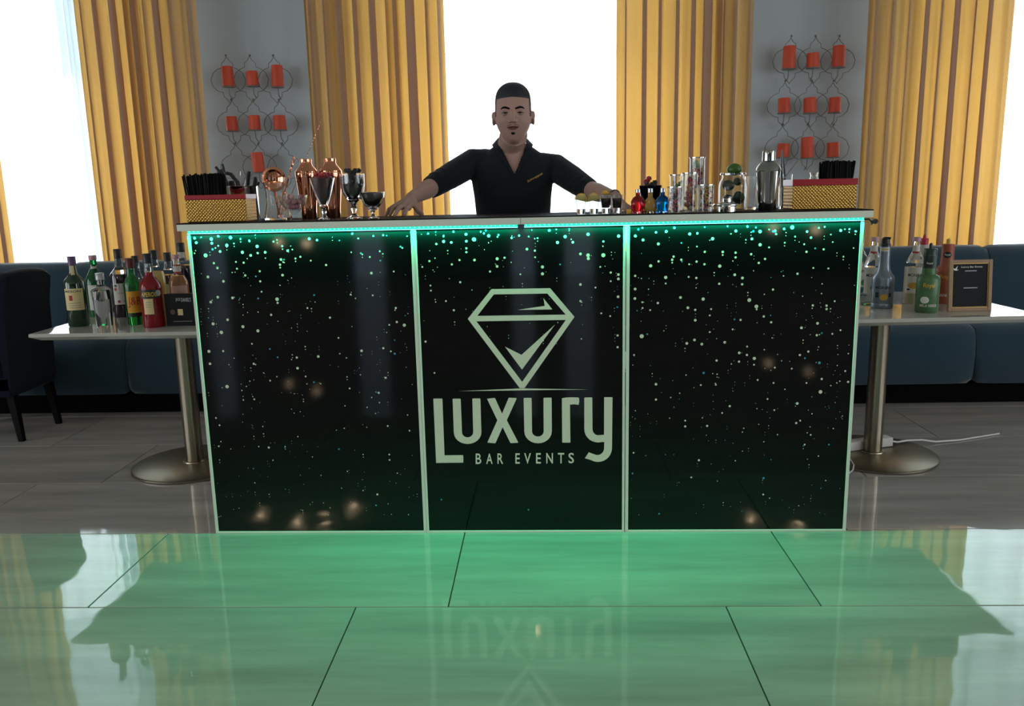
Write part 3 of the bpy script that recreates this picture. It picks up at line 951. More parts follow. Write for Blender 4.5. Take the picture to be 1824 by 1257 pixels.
tool('bar_knife', 'black knife handle with a red stripe bending over the tin', 'knife', [bpt(446, 386, 3.345), bpt(430, 345, 3.34), bpt(422, 322, 3.33), bpt(411, 310, 3.325), bpt(403, 308, 3.32)], [.004, .007, .009, .008, .007], black_pl, n=6)
tool('peeler', 'black rounded scoop handle low behind the straws in the tin', 'peeler', [bpt(420, 386, 3.385), bpt(414, 345, 3.385), bpt(412, 322, 3.385)], [.010, .018, .012], black_pl, n=8)
tool('paring_knife', 'upright black knife handle left of the shorter one in the tin', 'knife', [bpt(436, 386, 3.375), bpt(440, 340, 3.375), bpt(442, 312, 3.375), bpt(444, 305, 3.375)], [.006, .009, .0095, .007], black_pl, n=8)
tool('corkscrew', 'short black tool handle at the right edge of the tin', 'corkscrew', [bpt(448, 386, 3.36), bpt(451, 345, 3.36), bpt(455, 322, 3.36), bpt(455, 315, 3.36)], [.005, .008, .0085, .006], black_pl, n=8)
tool('muddler', 'thin dark tool leaning over the right rim of the tin', 'muddler', [bpt(446, 386, 3.40), bpt(457, 340, 3.40), bpt(461, 324, 3.40)], [.003, .004, .0045], dark_rub)
wr = []
t = thing('wire_whisk', 'thin steel wire whisk standing in the tin behind the knives', 'whisk', bpt(438, 386, 3.39))
b0 = Vector(t.location)
for dx0, dx1 in ((-14, 0), (-9, 3), (-4, 2), (5, -2)):
    bm = NB(); tube(bm, [bpt(438, 380, 3.39) - b0, bpt(436 + dx1, 340, 3.39) - b0, bpt(432 + dx0, 318, 3.39) - b0, bpt(430 + dx0 * .5, 305, 3.395) - b0], .0009, 5); obj('wire', bm, chrome, t)

# mixing glass with copper tools
t, p, k = goblet('clear mixing glass holding a round copper strainer and copper bar spoons', 496, 3.20, [(24, 0), (25, 2), (23, 8), (18, 30), (19, 50), (22, 66)], 2, 1, name='mixing_glass', rfun=facet)
gp = p.copy()
t = thing('julep_strainer', 'round perforated copper strainer standing head up in the mixing glass', 'strainer', bpt(487.5, 319, 3.20))
b0 = Vector(t.location)
bm = NB()
R_ = 21 * k
M = Matrix.Rotation(pi / 2, 3, 'X')
def disc_prof(bm, prof, n=40):
    rings = []
    for r, y in prof:
        rings.append([bm.verts.new((r * cos(2 * pi * i / n), y, r * sin(2 * pi * i / n))) for i in range(n)] if r > 0 else [bm.verts.new((0, y, 0))])
    for A, Bq in zip(rings, rings[1:]):
        for i in range(n):
            j = (i + 1) % n
            if len(A) == 1:
                bm.faces.new((A[0], Bq[i], Bq[j]))
            elif len(Bq) == 1:
                bm.faces.new((A[i], A[j], Bq[0]))
            else:
                bm.faces.new((A[i], A[j], Bq[j], Bq[i]))
disc_prof(bm, [(0, .010), (R_ * .45, .009), (R_ * .62, .006), (R_ * .64, .0), (R_ * .8, -.004), (R_, -.002), (R_ * 1.02, .001), (R_ * .98, .003), (R_ * .8, .0), (R_ * .68, .004), (R_ * .64, .010), (R_ * .45, .013), (0, .0135)])
obj('strainer_disc', bm, copper, t)
bm = NB()
for ring_, nn in ((.52, 22), (.40, 16)):
    for i in range(nn):
        a = 2 * pi * i / nn
        c = (R_ * ring_ * cos(a), R_ * ring_ * sin(a))
        vs = [bm.verts.new((c[0] + .0011 * cos(q * pi / 3), .0055, c[1] + .0011 * sin(q * pi / 3))) for q in range(6)]
        bm.faces.new(vs)
obj('strainer_holes', bm, black_pl, t, smooth=False, recalc=False, kind='stuff')
bm = NB(); tube(bm, [(0, .002, -R_), (.003, .002, -R_ * 1.5), (.006, .003, -R_ * 2.5), (.008, .006, -.134)], [.005, .004, .004, .008], 8); obj('handle', bm, copper, t)
def twist(name, label, a, b, r, extra=None, n=60, turns=16):
    A = Vector(a); Bv = Vector(b)
    bm = NB()
    for ph in (0, pi):
        ax = (Bv - A).normalized(); s1 = ax.cross(Vector((0, 1, 0))).normalized(); s2 = ax.cross(s1)
        tube(bm, [A.lerp(Bv, i / n) + (s1 * cos(ph + turns * 2 * pi * i / n) + s2 * sin(ph + turns * 2 * pi * i / n)) * r * .5 for i in range(n + 1)], r * .62, 5)
    if extra:
        extra(bm)
    return tag(obj(name, bm, copper), label, 'bar spoon', 'copper bar spoons')
twist('bar_spoon', 'thick twisted copper bar spoon leaning right in the mixing glass', bpt(494, 386, 3.21), bpt(525, 279, 3.21), .0030)
twist('bar_spoon', 'copper bar spoon just left of the twisted one in the mixing glass', bpt(500, 387, 3.22), bpt(522, 277, 3.225), .0018)
twist('bar_spoon', 'very long thin copper bar spoon reaching up in front of the wall', bpt(503, 386, 3.19), bpt(573, 212, 3.24), .0014, n=110, turns=34)
twist('bar_spoon', 'short copper spoon with its bowl down in the mixing glass', bpt(500, 388, 3.18), bpt(489, 345, 3.18), .0030, turns=8)

# pink candies in a cut glass coupe
coupe = [(14, 0), (14.5, 1.5), (6, 4), (3.5, 8), (4.5, 12), (10, 16), (18, 24), (23, 34), (25, 44)]
t, p, k = goblet('low cut glass coupe full of pink candies in front of the mixing glass', 524.5, 3.10, coupe, 1.6, 5, name='coupe', gm=thin_glass, rfun=lambda a, h: 1 + (.03 * cos(16 * a) if h > .02 else 0))
pinkm = mat('dusty pink candy', 'a76a72', .5, bump=(300, .3, .002)); pink2 = mat('pale pink candy', 'c79a97', .5, bump=(300, .3, .002))
R = random.Random(5)
for i in range(15):
    a = 2.4 * i; lay = i // 6
    rr = [7, 12, 16][min(lay, 2)] * k * (.9 if i % 6 else .1)
    bm = NB(); ball(bm, (0, 0, 0), [.0115, .0095, .0085], 10, 7, f=lambda q: 1 + .12 * sin(7 * q.x + 3) * cos(6 * q.y))
    tag(obj('candy', bm, pink2 if i % 4 == 0 else pinkm), 'sugared pink candy piled in the low glass coupe', 'candy', 'pink candies in the coupe', (p.x + rr * cos(a), p.y + rr * sin(a), p.z + (24 + 8.5 * lay) * k), (R.uniform(0, 3), R.uniform(0, 3), R.uniform(0, 3)))

# copper shakers
shk = [(0, 0), (12.5, 0), (13, 1.5), (14, 20), (16.5, 45), (19, 70), (20, 78), (19.6, 80), (19.4, 81), (19, 83), (15, 88), (11.5, 92), (10.3, 95), (10.3, 99), (11, 100), (11, 103), (0, 103.5)]
for px, Y, lb in ((551.5, 3.29, 'tall polished copper cocktail shaker nearest the round strainer'), (594, 3.32, 'tall polished copper cocktail shaker behind the red fruit goblet')):
    p, k = bt(px, Y)
    t = thing('cocktail_shaker', lb, 'shaker', p, group='copper cocktail shakers')
    bm = NB(); lathe(bm, P(shk[:8] + [(0, 80)], k), 48); obj('shaker_tin', bm, copper, t, angle=30)
    bm = NB(); lathe(bm, P([(0, 80.2), (19.9, 80.2), (20, 82), (17, 87), (12.5, 91.5), (10.4, 95.5), (10.2, 99), (10.6, 99.2), (10.6, 103), (9.5, 104), (0, 104)], k), 48); obj('shaker_lid', bm, copper, t, angle=30)

# goblets with fruit
redfruit = mat('dark red fruit', '6d1420', .35, bump=(250, .6, .003)); redf2 = mat('bright red fruit', 'a31c2c', .35, bump=(250, .6, .003))
blackb = mat('blackberry skin', '0c0c14', .3); darkchoc = mat('dark maroon beans', '3a1116', .4, bump=(300, .5, .003))
def fill(name, label, p, prof, k, m, group=None, parent=None, seed=1, amp=.08):
    R = random.Random(seed)
    bm = NB()
    lathe(bm, [(0, prof[0][1] * k)] + [(r * k, h * k) for r, h in prof] + [(0, (prof[-1][1] + 1) * k)], 28, rfun=lambda a, h: 1 - amp * abs(sin(9 * a + 700 * h)))
    o = obj(name, bm, m)
    tag(o, label, name.replace('_', ' '), loc=p)
    o['kind'] = 'stuff'
    return o
t, p, k = goblet('faceted glass goblet heaped with dark red fruit between the copper shakers', 578.5, 3.11, [(14, 0), (14.5, 1.5), (5, 4), (3, 9), (4.5, 14), (3, 19), (8, 25), (13, 40), (18, 58), (22, 73)], 1.7, 6, rfun=lambda a, h: 1 + (.03 * cos(9 * a) if h > .05 else .05 * cos(6 * a)))
fill('crushed_red_fruit', 'crushed dark red fruit filling the faceted goblet', p, [(5, 28), (10.5, 40), (15.5, 58), (19.5, 71), (17, 76)], k, redfruit, seed=3)
for i in range(11):
    a = i * 2.4; rr = (6 + 11 * (i % 3) / 2) * k
    bm = NB(); ball(bm, (0, 0, 0), .0072, 9, 6, f=lambda q: 1 + .1 * sin(9 * q.x) * cos(9 * q.z))
    tag(obj('raspberry', bm, redf2), 'bright red berry on top of the dark red fruit goblet', 'berry', 'red berries on the faceted goblet', (p.x + rr * cos(a), p.y + rr * sin(a), p.z + (77 + 2.5 * (i % 2)) * k))
def berry(bm, r):
    ball(bm, (0, 0, 0), r * .8, 8, 6)
    for i in range(14):
        th = math.acos(1 - 2 * (i + .5) / 14); ph = i * 2.4
        ball(bm, (r * .72 * sin(th) * cos(ph), r * .72 * sin(th) * sin(ph), r * .8 * cos(th)), r * .38, 6, 4)
    return bm
t, p, k = goblet('tall cut crystal goblet heaped with blackberries', 631.5, 3.12, [(14, 0), (14.5, 1.5), (7, 5), (3.2, 10), (6, 18), (3.5, 24), (7, 30), (14, 37), (19.5, 48), (21.5, 62), (21.3, 79)], 2.0, 7, rfun=lambda a, h: 1 + (.035 * cos(8 * a) if h > .06 else .06 * cos(6 * a)))
fill('blackberries_in_bowl', 'blackberries packed inside the tall crystal goblet', p, [(5, 36), (12, 42), (16.5, 50), (18.6, 62), (18.4, 76)], k, blackb, seed=4, amp=.14)
srcb = None
for i in range(13):
    a = i * 2.4; rr = (4 + 12 * (i % 4) / 3) * k
    if srcb is None:
        b_ = obj('blackberry', berry(NB(), .0088), blackb); srcb = b_
    else:
        b_ = srcb.copy(); COL.objects.link(b_)
    tag(b_, 'blackberry on the heap in the tall crystal goblet', 'berry', 'blackberries on the crystal goblet', (p.x + rr * cos(a), p.y + rr * sin(a), p.z + (81 + 3.5 * (i % 2)) * k), (i, i * 2, 0))
t, p, k = goblet('small footed glass full of dark maroon beans, next to the man\'s right hand', 665, 3.11, [(12, 0), (12.5, 1.5), (5, 4), (2.5, 8), (3, 12), (9, 18), (17, 28), (21, 38), (22, 47)], 1.5, 5, name='footed_glass', rfun=lambda a, h: 1 + (.03 * cos(10 * a) if h > .03 else 0))
fill('maroon_beans', 'dark maroon beans filling the small footed glass', p, [(6, 19), (14, 28), (18.5, 38), (19.6, 44), (17, 46)], k, darkchoc, seed=5, amp=.12)

# shot glasses
lemonm = mix_mat('lemon flesh', _cloth((.86, .74, .34), (.95, .82, .35), .6)); lemonp = mat('lemon peel', 'd9a52e', .45); cola = mat('dark cola liquid', '1c0806', .1)
clearliq = mat('pale liquid', (.95, .95, .85), 0, 0, 1, 1.33)
sgl = ['clear shot glass with a lemon wedge at the left end of the row', 'clear shot glass with a lemon wedge, second from the left', 'shot glass of dark liquid topped with an orange slice', 'shot glass of dark liquid without fruit at the right end of the row']
for i, px in enumerate((1035, 1058, 1079, 1099)):
    p, k = bt(px, 3.14)
    t = thing('shot_glass', sgl[i], 'shot glass', p, group='shot glasses in a row')
    bm = NB(); lathe(bm, P([(0, 0), (7.8, 0), (8.2, 1), (8.4, 10), (10.6, 33), (9.8, 33), (7.3, 11), (6.5, 10), (0, 10)], k), 28, rfun=lambda a, h: 1 + (.02 * cos(8 * a) if h < .03 else 0)); obj('glass_body', bm, thin_glass, t, angle=50)
    bm = NB(); lathe(bm, P([(0, .4), (7.4, .4), (7.6, 9.4), (0, 9.4)], k), 20, rfun=lambda a, h: 1 + .03 * cos(8 * a)); obj('glass_foot', bm, glass, t, angle=50)
    bm = NB(); lathe(bm, P([(0, 10.4), (6.3, 10.4), (7.1, 12), (9.0, 27), (0, 27)], k), 24); o = obj('drink', bm, mix_mat('clear tonic', _thin((.93, .95, .88), 1.25)) if i < 2 else cola, t)
    if i < 3:
        a = thing('lemon_wedge' if i < 2 else 'orange_slice', ['lemon wedge in the leftmost shot glass', 'lemon wedge in the second shot glass', 'orange slice on the rim of the third shot glass'][i], 'fruit', (p.x, p.y - .002, p.z + (.050 if i < 2 else .0745)), 0)
        bm = NB()
        if i < 2:
            n = 12
            vs0 = [bm.verts.new((-.023 * cos(pi * q / n), -.004, .026 * sin(pi * q / n))) for q in range(n + 1)]
            vs1 = [bm.verts.new((-.023 * cos(pi * q / n), .007, .026 * sin(pi * q / n))) for q in range(n + 1)]
            bm.faces.new(vs0); bm.faces.new(vs1[::-1])
            for q in range(n):
                bm.faces.new((vs0[q], vs0[q + 1], vs1[q + 1], vs1[q]))
            bm.faces.new((vs0[0], vs0[-1], vs1[-1], vs1[0]))
            obj('flesh', bm, lemonm, a, angle=60)
            bm = NB(); tube(bm, [(-.0235 * cos(pi * q / n), .0015, .0265 * sin(pi * q / n)) for q in range(n + 1)], .0022, 6); obj('peel', bm, lemonp, a)
            a.rotation_euler = (0, .25 if i == 0 else -.2, 0)
        else:
            ball(bm, (0, 0, 0), [.018, .012, .0035], 12, 6); ball(bm, (-.002, 0, .006), [.010, .008, .007], 10, 6)
            obj('flesh', bm, lemonp, a)

# mini bottles
def minib(label, px, Y, prof, cols, flatk, cap, body_name='bottle_glass'):
    p, k = bt(px, Y)
    t = thing('mini_bottle', label, 'bottle', p, group='mini bottles')
    bm = NB(); lathe(bm, P(prof, k), 28)
    for v in bm.verts:
        v.co.y *= flatk
    obj(body_name, bm, cols, t, angle=60)
    bm = NB(); lathe(bm, P([(0, cap[1]), (cap[0], cap[1]), (cap[0], cap[2] - .6), (cap[0] - .6, cap[2]), (0, cap[2])], k), 20, rfun=lambda a, h: 1 + .03 * cos(14 * a)); obj('cap', bm, chrome, t)
    return t, p, k
skull = [(0, 0), (9, 0), (10, 1.5), (9.5, 5), (12, 12), (12.5, 20), (9, 27), (4, 30.5), (4, 36), (0, 36)]
liqr = mat('red liqueur glass', (.75, .02, .03), .02, 0, .75, 1.4); liqb = mat('blue liqueur glass', (.0, .22, .75), .02, 0, .75, 1.4); amb = mat('amber liqueur', 'a8843f', .15)
minib('mini round bottle of red liqueur with a silver cap', 1136, 3.12, skull, liqr, .8, (4.3, 36, 42))
minib('mini flat flask of amber liqueur with a silver cap', 1158, 3.12, [(0, 0), (8, 0), (10, 2), (11.3, 10), (11, 17), (8, 23), (4.2, 28), (4, 36), (0, 36)], amb, .45, (4.6, 36, 43))
minib('mini round bottle of blue liqueur with a silver cap', 1180, 3.12, skull, liqb, .8, (4.3, 36, 43))
ycube = mat('yellow cube', 'd9a53a', .5)
p, k = bt(1120, 3.07)
bm = NB(); bx(bm, -4 * k, 4 * k, -4 * k, 4 * k, 0, 8 * k, bev=.001, seg=2); tag(obj('cheese_cube', bm, ycube), 'small yellow cube on the bar left of the red mini bottle', 'cube', loc=p)
for i, px in enumerate((1129, 1138, 1150, 1161, 1172, 1185)):
    p, k = bt(px, 3.062)
    bm = NB(); bx(bm, -3.2 * k, 3.2 * k, -3 * k, 3 * k, 0, 4.4 * k, bev=.0015, seg=2)
    tag(obj('ice_cube', bm, glass), 'clear little ice cube in front of the mini bottles', 'ice', 'ice cubes by the mini bottles', p, (0, 0, i * .7))

# black goblet with berries behind the mini bottles
p, k = bt(1158, 3.28)
t = thing('black_goblet', 'black goblet of blackberries and raspberries behind the mini bottles', 'glass', p)
blg = mat('black glass', '0b0d12', .06)
bm = NB(); lathe(bm, P([(0, 0), (14, 0), (14, 2), (4, 4), (3, 10), (8, 16), (17, 28), (20, 46), (19, 46), (15, 30), (0, 22)], k), 28, rfun=lambda a, h: 1 + .02 * cos(10 * a)); obj('glass_body', bm, blg, t)
for i in range(14):
    a = i * 2.4; rr = (3 + 14 * (i % 4) / 3) * k
    red = i in (1, 3, 4, 6, 9, 12)
    b_ = obj('raspberry' if red else 'blackberry', berry(NB(), .0095), redf2 if red else blackb)
    tag(b_, 'raspberry on the heap in the black goblet' if red else 'blackberry on the heap in the black goblet', 'berry', ('raspberries' if red else 'blackberries') + ' on the black goblet', (p.x + rr * cos(a), p.y + rr * sin(a), p.z + (47 + (7 if red else 1) + 4 * ((i // 4) % 2) - 4 * (i % 4) / 3) * k), (i, 2 * i, 0))

# candy jars
def jar(label, px, Y, r, h, items, group='cylinder candy jars', seed=0, z0=0, kz=None):
    p, k = bt(px, Y)
    t = thing('candy_jar', label, 'jar', p, group=group)
    bm = NB(); lathe(bm, P([(0, 0), (r, 0), (r, h), (r - .9, h), (r - .9, 1.5), (0, 1.5)], k), 32); obj('glass_body', bm, thin_glass, t, angle=50)
    bm = NB(); lathe(bm, P([(r - 1, h + .1), (r + 1.2, h + .1), (r + 1.2, h + 1.6), (r - 1, h + 1.6), (r - 1, h + .1)], k), 32); obj('metal_ring', bm, chrome, t, angle=50)
    R = random.Random(seed)
    for (nm, cat, m, n, sz, h0, h1, grp, lb) in items:
        for i in range(n):
            a = R.uniform(0, 2 * pi); q = (r - 1.4) * k - sz * 1.05
            rr = q * sqrt(R.random())
            if R.random() < .6:
                a = -pi / 2 + R.uniform(-1.4, 1.4); rr = q * .95
            bm = NB(); ball(bm, (0, 0, 0), [sz, sz * .8, sz * .7], 8, 6, f=lambda v: 1 + .1 * sin(5 * v.x + 2))
            tag(obj(nm, bm, m if not isinstance(m, (list, tuple)) else m[R.randrange(len(m))]), lb, cat, grp, (p.x + rr * cos(a), p.y + rr * sin(a), p.z + (h0 + (h1 - h0) * (i + .5) / n) * k), (R.uniform(0, 3), R.uniform(0, 3), R.uniform(0, 3)))
    return t, p, k
cm = {n: mat('candy ' + n, c, .4) for n, c in (('red', '9a2c38'), ('pink', 'c05a5c'), ('yellow', 'c89a35'), ('green', '6f8a4a'), ('mint', '9ab89a'), ('dark', '2b3a38'), ('orange', 'c8683a'), ('cream', 'c9b79a'))}
jar('candy jar full of red and pink candies, left front one of the jars', 1202, 3.08, 13, 44, [('candy', 'candy', [cm['red'], cm['pink'], cm['dark'], cm['red']], 46, .0075, 3, 42, 'red candies in the left front jar', 'red or pink candy in the left front jar')], seed=1)
jar('candy jar with pale green candies, behind the left front jar', 1206, 3.30, 13.5, 62, [('candy', 'candy', [cm['green'], cm['yellow']], 18, .009, 3, 52, 'green candies in the back left jar', 'pale green candy in the back left jar')], seed=2)
jar('tall candy jar with pink and cream slices in the middle of the jars', 1228, 3.14, 13.5, 67, [('candy_slice', 'candy', [cm['pink'], cm['cream'], cm['orange'], cm['red'], cm['cream']], 26, .0115, 6, 62, 'slices in the tall middle jar', 'pink or cream candy slice in the tall middle jar')], seed=3)
jar('tallest candy jar rising behind the others, mint and red candies', 1240.5, 3.30, 13.3, 91, [('candy', 'candy', [cm['pink'], cm['red']], 14, .010, 40, 72, 'red candies in the tallest jar', 'red candy in the tallest jar'), ('mint_candy', 'candy', cm['mint'], 5, .010, 74, 86, 'mint candies in the tallest jar', 'pale mint candy near the top of the tallest jar')], seed=4)
jar('candy jar of many coloured candies, the right hand one', 1256.5, 3.12, 13.8, 46, [('candy', 'candy', [cm['yellow'], cm['orange'], cm['dark'], cm['red'], cm['green'], cm['yellow']], 60, .0062, 3, 44, 'mixed candies in the right jar', 'small coloured candy in the right hand jar')], seed=5)

# jar of limes
p, k = bt(1304, 3.24)
t = thing('clip_top_jar', 'ribbed open glass jar full of limes with one lime on top', 'jar', p)
bm = NB(); lathe(bm, P([(0, 0), (22, 0), (24, 2), (24.5, 40), (23, 50), (19, 56), (19, 62), (21.5, 63), (21.5, 66), (18, 66), (17.5, 57), (21.5, 49), (23, 40), (22.5, 3), (0, 2)], k), 60, rfun=lambda a, h: 1 + (.012 * cos(30 * a) if h < .11 else 0)); obj('glass_body', bm, thin_glass, t, angle=60)
bm = NB(); lathe(bm, P([(22.0, 62), (22.8, 62), (22.8, 64), (22.0, 64), (22.0, 62)], k), 40); obj('wire_ring', bm, chrome, t)
limem = mat('lime skin', '2f5a22', .35, bump=(200, .2, .001), vary=(30, '47722c')); limed = mat('dark lime skin', '16301a', .4)
for i, (dx, dy, dz, sz, mm, lb) in enumerate(((2, 0, 71, 12.5, limem, 'lime resting on the open mouth of the glass jar'), (-9, -4, 44, 11, limed, 'lime high at the left inside the ribbed jar'), (9, 5, 50, 8, limed, 'lime under the neck of the ribbed jar'), (10, -4, 22, 12, limed, 'large lime at the right inside the ribbed jar'), (-8, 4, 17, 11, limed, 'lime at the bottom left inside the ribbed jar'))):
    bm = NB(); ball(bm, (0, 0, 0), [sz * k, sz * k * .9, sz * k * .85], 20, 14, f=lambda q: 1 + .10 * max(0, abs(q.x) - .8) * 4)
    tag(obj('lime', bm, mm), lb, 'lime', 'limes of the glass jar', (p.x + dx * k, p.y + dy * k, p.z + dz * k), (0, .3 * i, .4 * i))
p, k = bt(1294, 3.08)
t = thing('glass_jar_lid', 'small clear glass jar lid with metal clasp lying in front of the lime jar', 'lid', p)
bm = NB(); lathe(bm, P([(0, 0), (16, 0), (16.5, 1), (16.5, 9), (19, 11), (19, 13.5), (10, 16), (8, 17), (8, 22), (9, 25), (8, 26), (0, 26)], k), 40); obj('lid_glass', bm, glass, t, angle=50)
bm = NB(); tube(bm, [Vector((x * k, y * k, z * k)) for x, y, z in ((-21, 0, 11), (-14, -14, 12), (0, -19, 13), (14, -14, 13), (20, 0, 13))], .0016, 6); tube(bm, [Vector((x * k, y * k, z * k)) for x, y, z in ((-21, 0, 11), (-25, -2, 12), (-22, -4, 14))], .0018, 6); obj('metal_clasp', bm, chrome, t)
p, k = bt(1336.5, 3.30)
t = thing('highball_glass', 'ribbed highball glass between the lime jar and the steel shaker', 'glass', p)
bm = NB(); lathe(bm, P([(0, 0), (10, 0), (10.5, 1), (11.5, 58), (10.6, 58), (9.4, 5), (0, 4)], k), 60, rfun=lambda a, h: 1 + .02 * cos(20 * a)); obj('glass_body', bm, glass, t, angle=60)

# steel shaker
shaker_steel = mat('dark polished steel', '9c9c98', .10, 1)
p, k = bt(1366, 3.11)
t = thing('cocktail_shaker', 'polished steel cocktail shaker with domed lid near the right gold box', 'shaker', p)
bm = NB(); lathe(bm, P([(0, 0), (14, 0), (15, 1.5), (17, 20), (19.5, 50), (21, 68), (0, 68)], k), 56); obj('shaker_tin', bm, shaker_steel, t, angle=30)
bm = NB(); lathe(bm, P([(0, 68.2), (22.5, 68.2), (23, 69.2), (22, 70), (21, 74), (18.5, 79), (15, 83.5), (11, 86), (0, 86)], k), 56); obj('strainer_lid', bm, shaker_steel, t, angle=30)
bm = NB(); lathe(bm, P([(0, 86.2), (11.4, 86.2), (11.4, 99), (10.9, 103), (9, 104), (0, 104.2)], k), 48); obj('cap', bm, shaker_steel, t, angle=30)

# glass with black tongs and a metal straw
p, k = bt(1397, 3.30)
t = thing('tumbler', 'slim clear tumbler holding black tongs and a steel straw', 'glass', p)
bm = NB(); lathe(bm, P([(0, 0), (10, 0), (12, 60), (11.2, 60), (9.2, 5), (0, 4)], k), 40); obj('glass_body', bm, glass, t, angle=50)
bm = NB(); tube(bm, [bpt(1395, 370, 3.29), bpt(1392, 300, 3.29), bpt(1392, 268, 3.29)], [.006, .0045, .0015], 6); tube(bm, [bpt(1399, 370, 3.31), bpt(1397, 300, 3.31), bpt(1393.5, 266, 3.31)], [.006, .0045, .0015], 6)
tube(bm, [bpt(1397, 371, 3.30), bpt(1397, 330, 3.30), bpt(1396, 318, 3.30)], [.004, .008, .008], 8)
tag(obj('tongs', bm, black_pl), 'black pointed tongs standing in the slim tumbler', 'tongs')
bm = NB(); tube(bm, [bpt(1393, 372, 3.30), bpt(1398, 316, 3.305), bpt(1421, 285, 3.31)], .0022, 8)
tag(obj('metal_straw', bm, chrome), 'bent steel straw sticking out of the slim tumbler', 'straw')
p, k = bt(1447, 3.34)
t = thing('small_glass', 'small clear glass peeking over the right gold box', 'glass', p)
bm = NB(); lathe(bm, P([(0, 0), (8, 0), (8, 50), (6, 54), (6.5, 58), (7.5, 62), (6.6, 62), (5, 56), (6.8, 50), (6.8, 3), (0, 3)], k), 28); obj('glass_body', bm, glass, t, angle=50)

# ------------------------------------------------------------------ bottles on the side tables
ZTB = .7504
def oval(name, r, ac, w, h0, h1, m, parent, n=12):
    bm = NB(); A = []; Bv = []
    for i in range(n + 1):
        x = -1 + 2 * i / n
        q = sqrt(max(0, 1 - x * x)) + .001
        a = -pi / 2 + ac + x * w / 2 / r
        A.append(bm.verts.new((r * cos(a), r * sin(a), (h0 + h1) / 2 - q * (h1 - h0) / 2)))
        Bv.append(bm.verts.new((r * cos(a), r * sin(a), (h0 + h1) / 2 + q * (h1 - h0) / 2)))
    for i in range(n):
        bm.faces.new((A[i], A[i + 1], Bv[i + 1], Bv[i]))
    return obj(name, bm, m, parent, recalc=False)
cream = mat('cream paper label', 'd8c592', .6); yellowl = mat('yellow paper label', 'd39a2c', .6); whitel = mat('white paper label', 'cfcdc4', .6); pinkl = mat('pink paper label', 'd2a898', .6)
blackl = mat('black label', '14161c', .4); silverl = mat('embossed silver label', 'a2a2a4', .5, .1, bump=(120, .5, .002)); ink = mat('black ink', '101010', .6); redink = mat('red ink', 'a01f1c', .5); goldink = mat('gold ink', 'd9b23c', .4); greyink = mat('grey ink', '8a8577', .6); whiteink = mat('white ink', 'dfe3dc', .5)
dkgreen = mat('dark green bottle glass', (.006, .028, .01), .04, coat=.5); green_g = mat('green bottle glass', (.03, .42, .08), .02, 0, .85, 1.45); mintg = mat('green syrup glass', (.02, .34, .09), .02, 0, .8, 1.45)
darkl = mat('dark syrup glass', (.018, .006, .014), .04, coat=.4); redap = mat('red aperitif glass', (.36, .012, .02), .03, 0, .5, 1.4); yellq = mat('pale yellow liqueur', 'c9b36a', .15); amberl = mat('amber syrup glass', (.55, .25, .10), .03, 0, .5, 1.4)
silverp = mat('silver grey plastic', '7f8b96', .3, .55); greenp = mat('green printed sleeve', '2c5236', .4, vary=(25, '56804f')); orangep = mat('orange printed sleeve', 'b85a3a', .45, vary=(25, '8a4a30')); darkgr = mat('dark green cap', '15302c', .4)
purp = mat('purple foil cap', '5a3f68', .4); blackcap = mat('black screw cap', '0d0f12', .4); redcap = mat('pale lilac red cap', 'b98f9a', .4); maroonc = mat('maroon foil cap', '5c1c20', .4); yellowc = mat('yellow nozzle', 'c9a83c', .4); redn = mat('red nozzle', 'b8263a', .4); greyp = mat('grey cap', 'a9abb0', .35, .3)
LQ = 'liquor bottles on the left table'; SY = 'syrup bottles on the right table'
def bottle(label, px, py, prof, m, cap, capm, group=LQ, name='liquor_bottle', flat=1.0, rfun=None, rz=None, cat='bottle', neckclear=None, H=None):
    p, k = standZ(px, py, ZTB)
    rz = -atan2(p.x, p.y)
    t = thing(name, label, cat, p, rz, group=group)
    if neckclear:
        lo = [q for q in prof if q[1] <= neckclear]; hi = [q for q in prof if q[1] >= neckclear]
        bm = NB(); lathe(bm, P([(0, 0)] + lo + [(0, lo[-1][1])], k), 32, rfun=rfun)
        obj('liquid_body', bm, m, t, angle=50)
        bm = NB(); lathe(bm, P([(0, hi[0][1] + .3)] + hi + [(0, hi[-1][1])], k), 32, rfun=rfun)
        obj('neck', bm, glass, t, angle=50)
    else:
        bm = NB(); lathe(bm, P([(0, 0)] + prof + [(0, prof[-1][1])], k), 32, rfun=rfun)
        obj('glass_body' if m is not silverp else 'plastic_body', bm, m, t, angle=50)
    for (r, a, b, cmx) in ([(cap[0], cap[1], cap[2], capm)] if cap else []):
        bm = NB(); lathe(bm, P([(0, a), (r, a), (r, b - .5), (r - .5, b), (0, b)], k), 24, rfun=lambda q, h: 1 + .015 * cos(24 * q)); obj('cap', bm, cmx, t, angle=50)
    return t, k, p
E_ = .0006
# 1 dark green whiskey bottle
t, k, p = bottle('dark green whiskey bottle with cream label and purple cap, leftmost on the left table', 142, 580, [(16, 0), (17.6, 2), (17.8, 40), (17.8, 76), (16.5, 81), (12, 86), (8, 91), (6.8, 97), (6.2, 108)], dkgreen, (6.6, 107, 123), purp)
r = 17.8 * k + E_
lb = patch('label', r, -.25, 34 * k, 30 * k, 68 * k, cream, t)
writing('label_text', [('JAMESON', cyl_fn(r + .0003, -.55, 37 * k, 60 * k, 65 * k))], lb, ink)
for q in (42.5, 38.5, 34.5):
    patch('print_line', r + .0003, -.2, 21 * k, (q - .5) * k, (q + .5) * k, greyink, lb, n=6)
patch('crest', r + .0003, -.5, 6 * k, 47 * k, 56 * k, redink, lb, n=4)
patch('neck_label', 8.2 * k, -.1, 6.5 * k, 88 * k, 107 * k, cream, t, r1=6.6 * k + .0004)
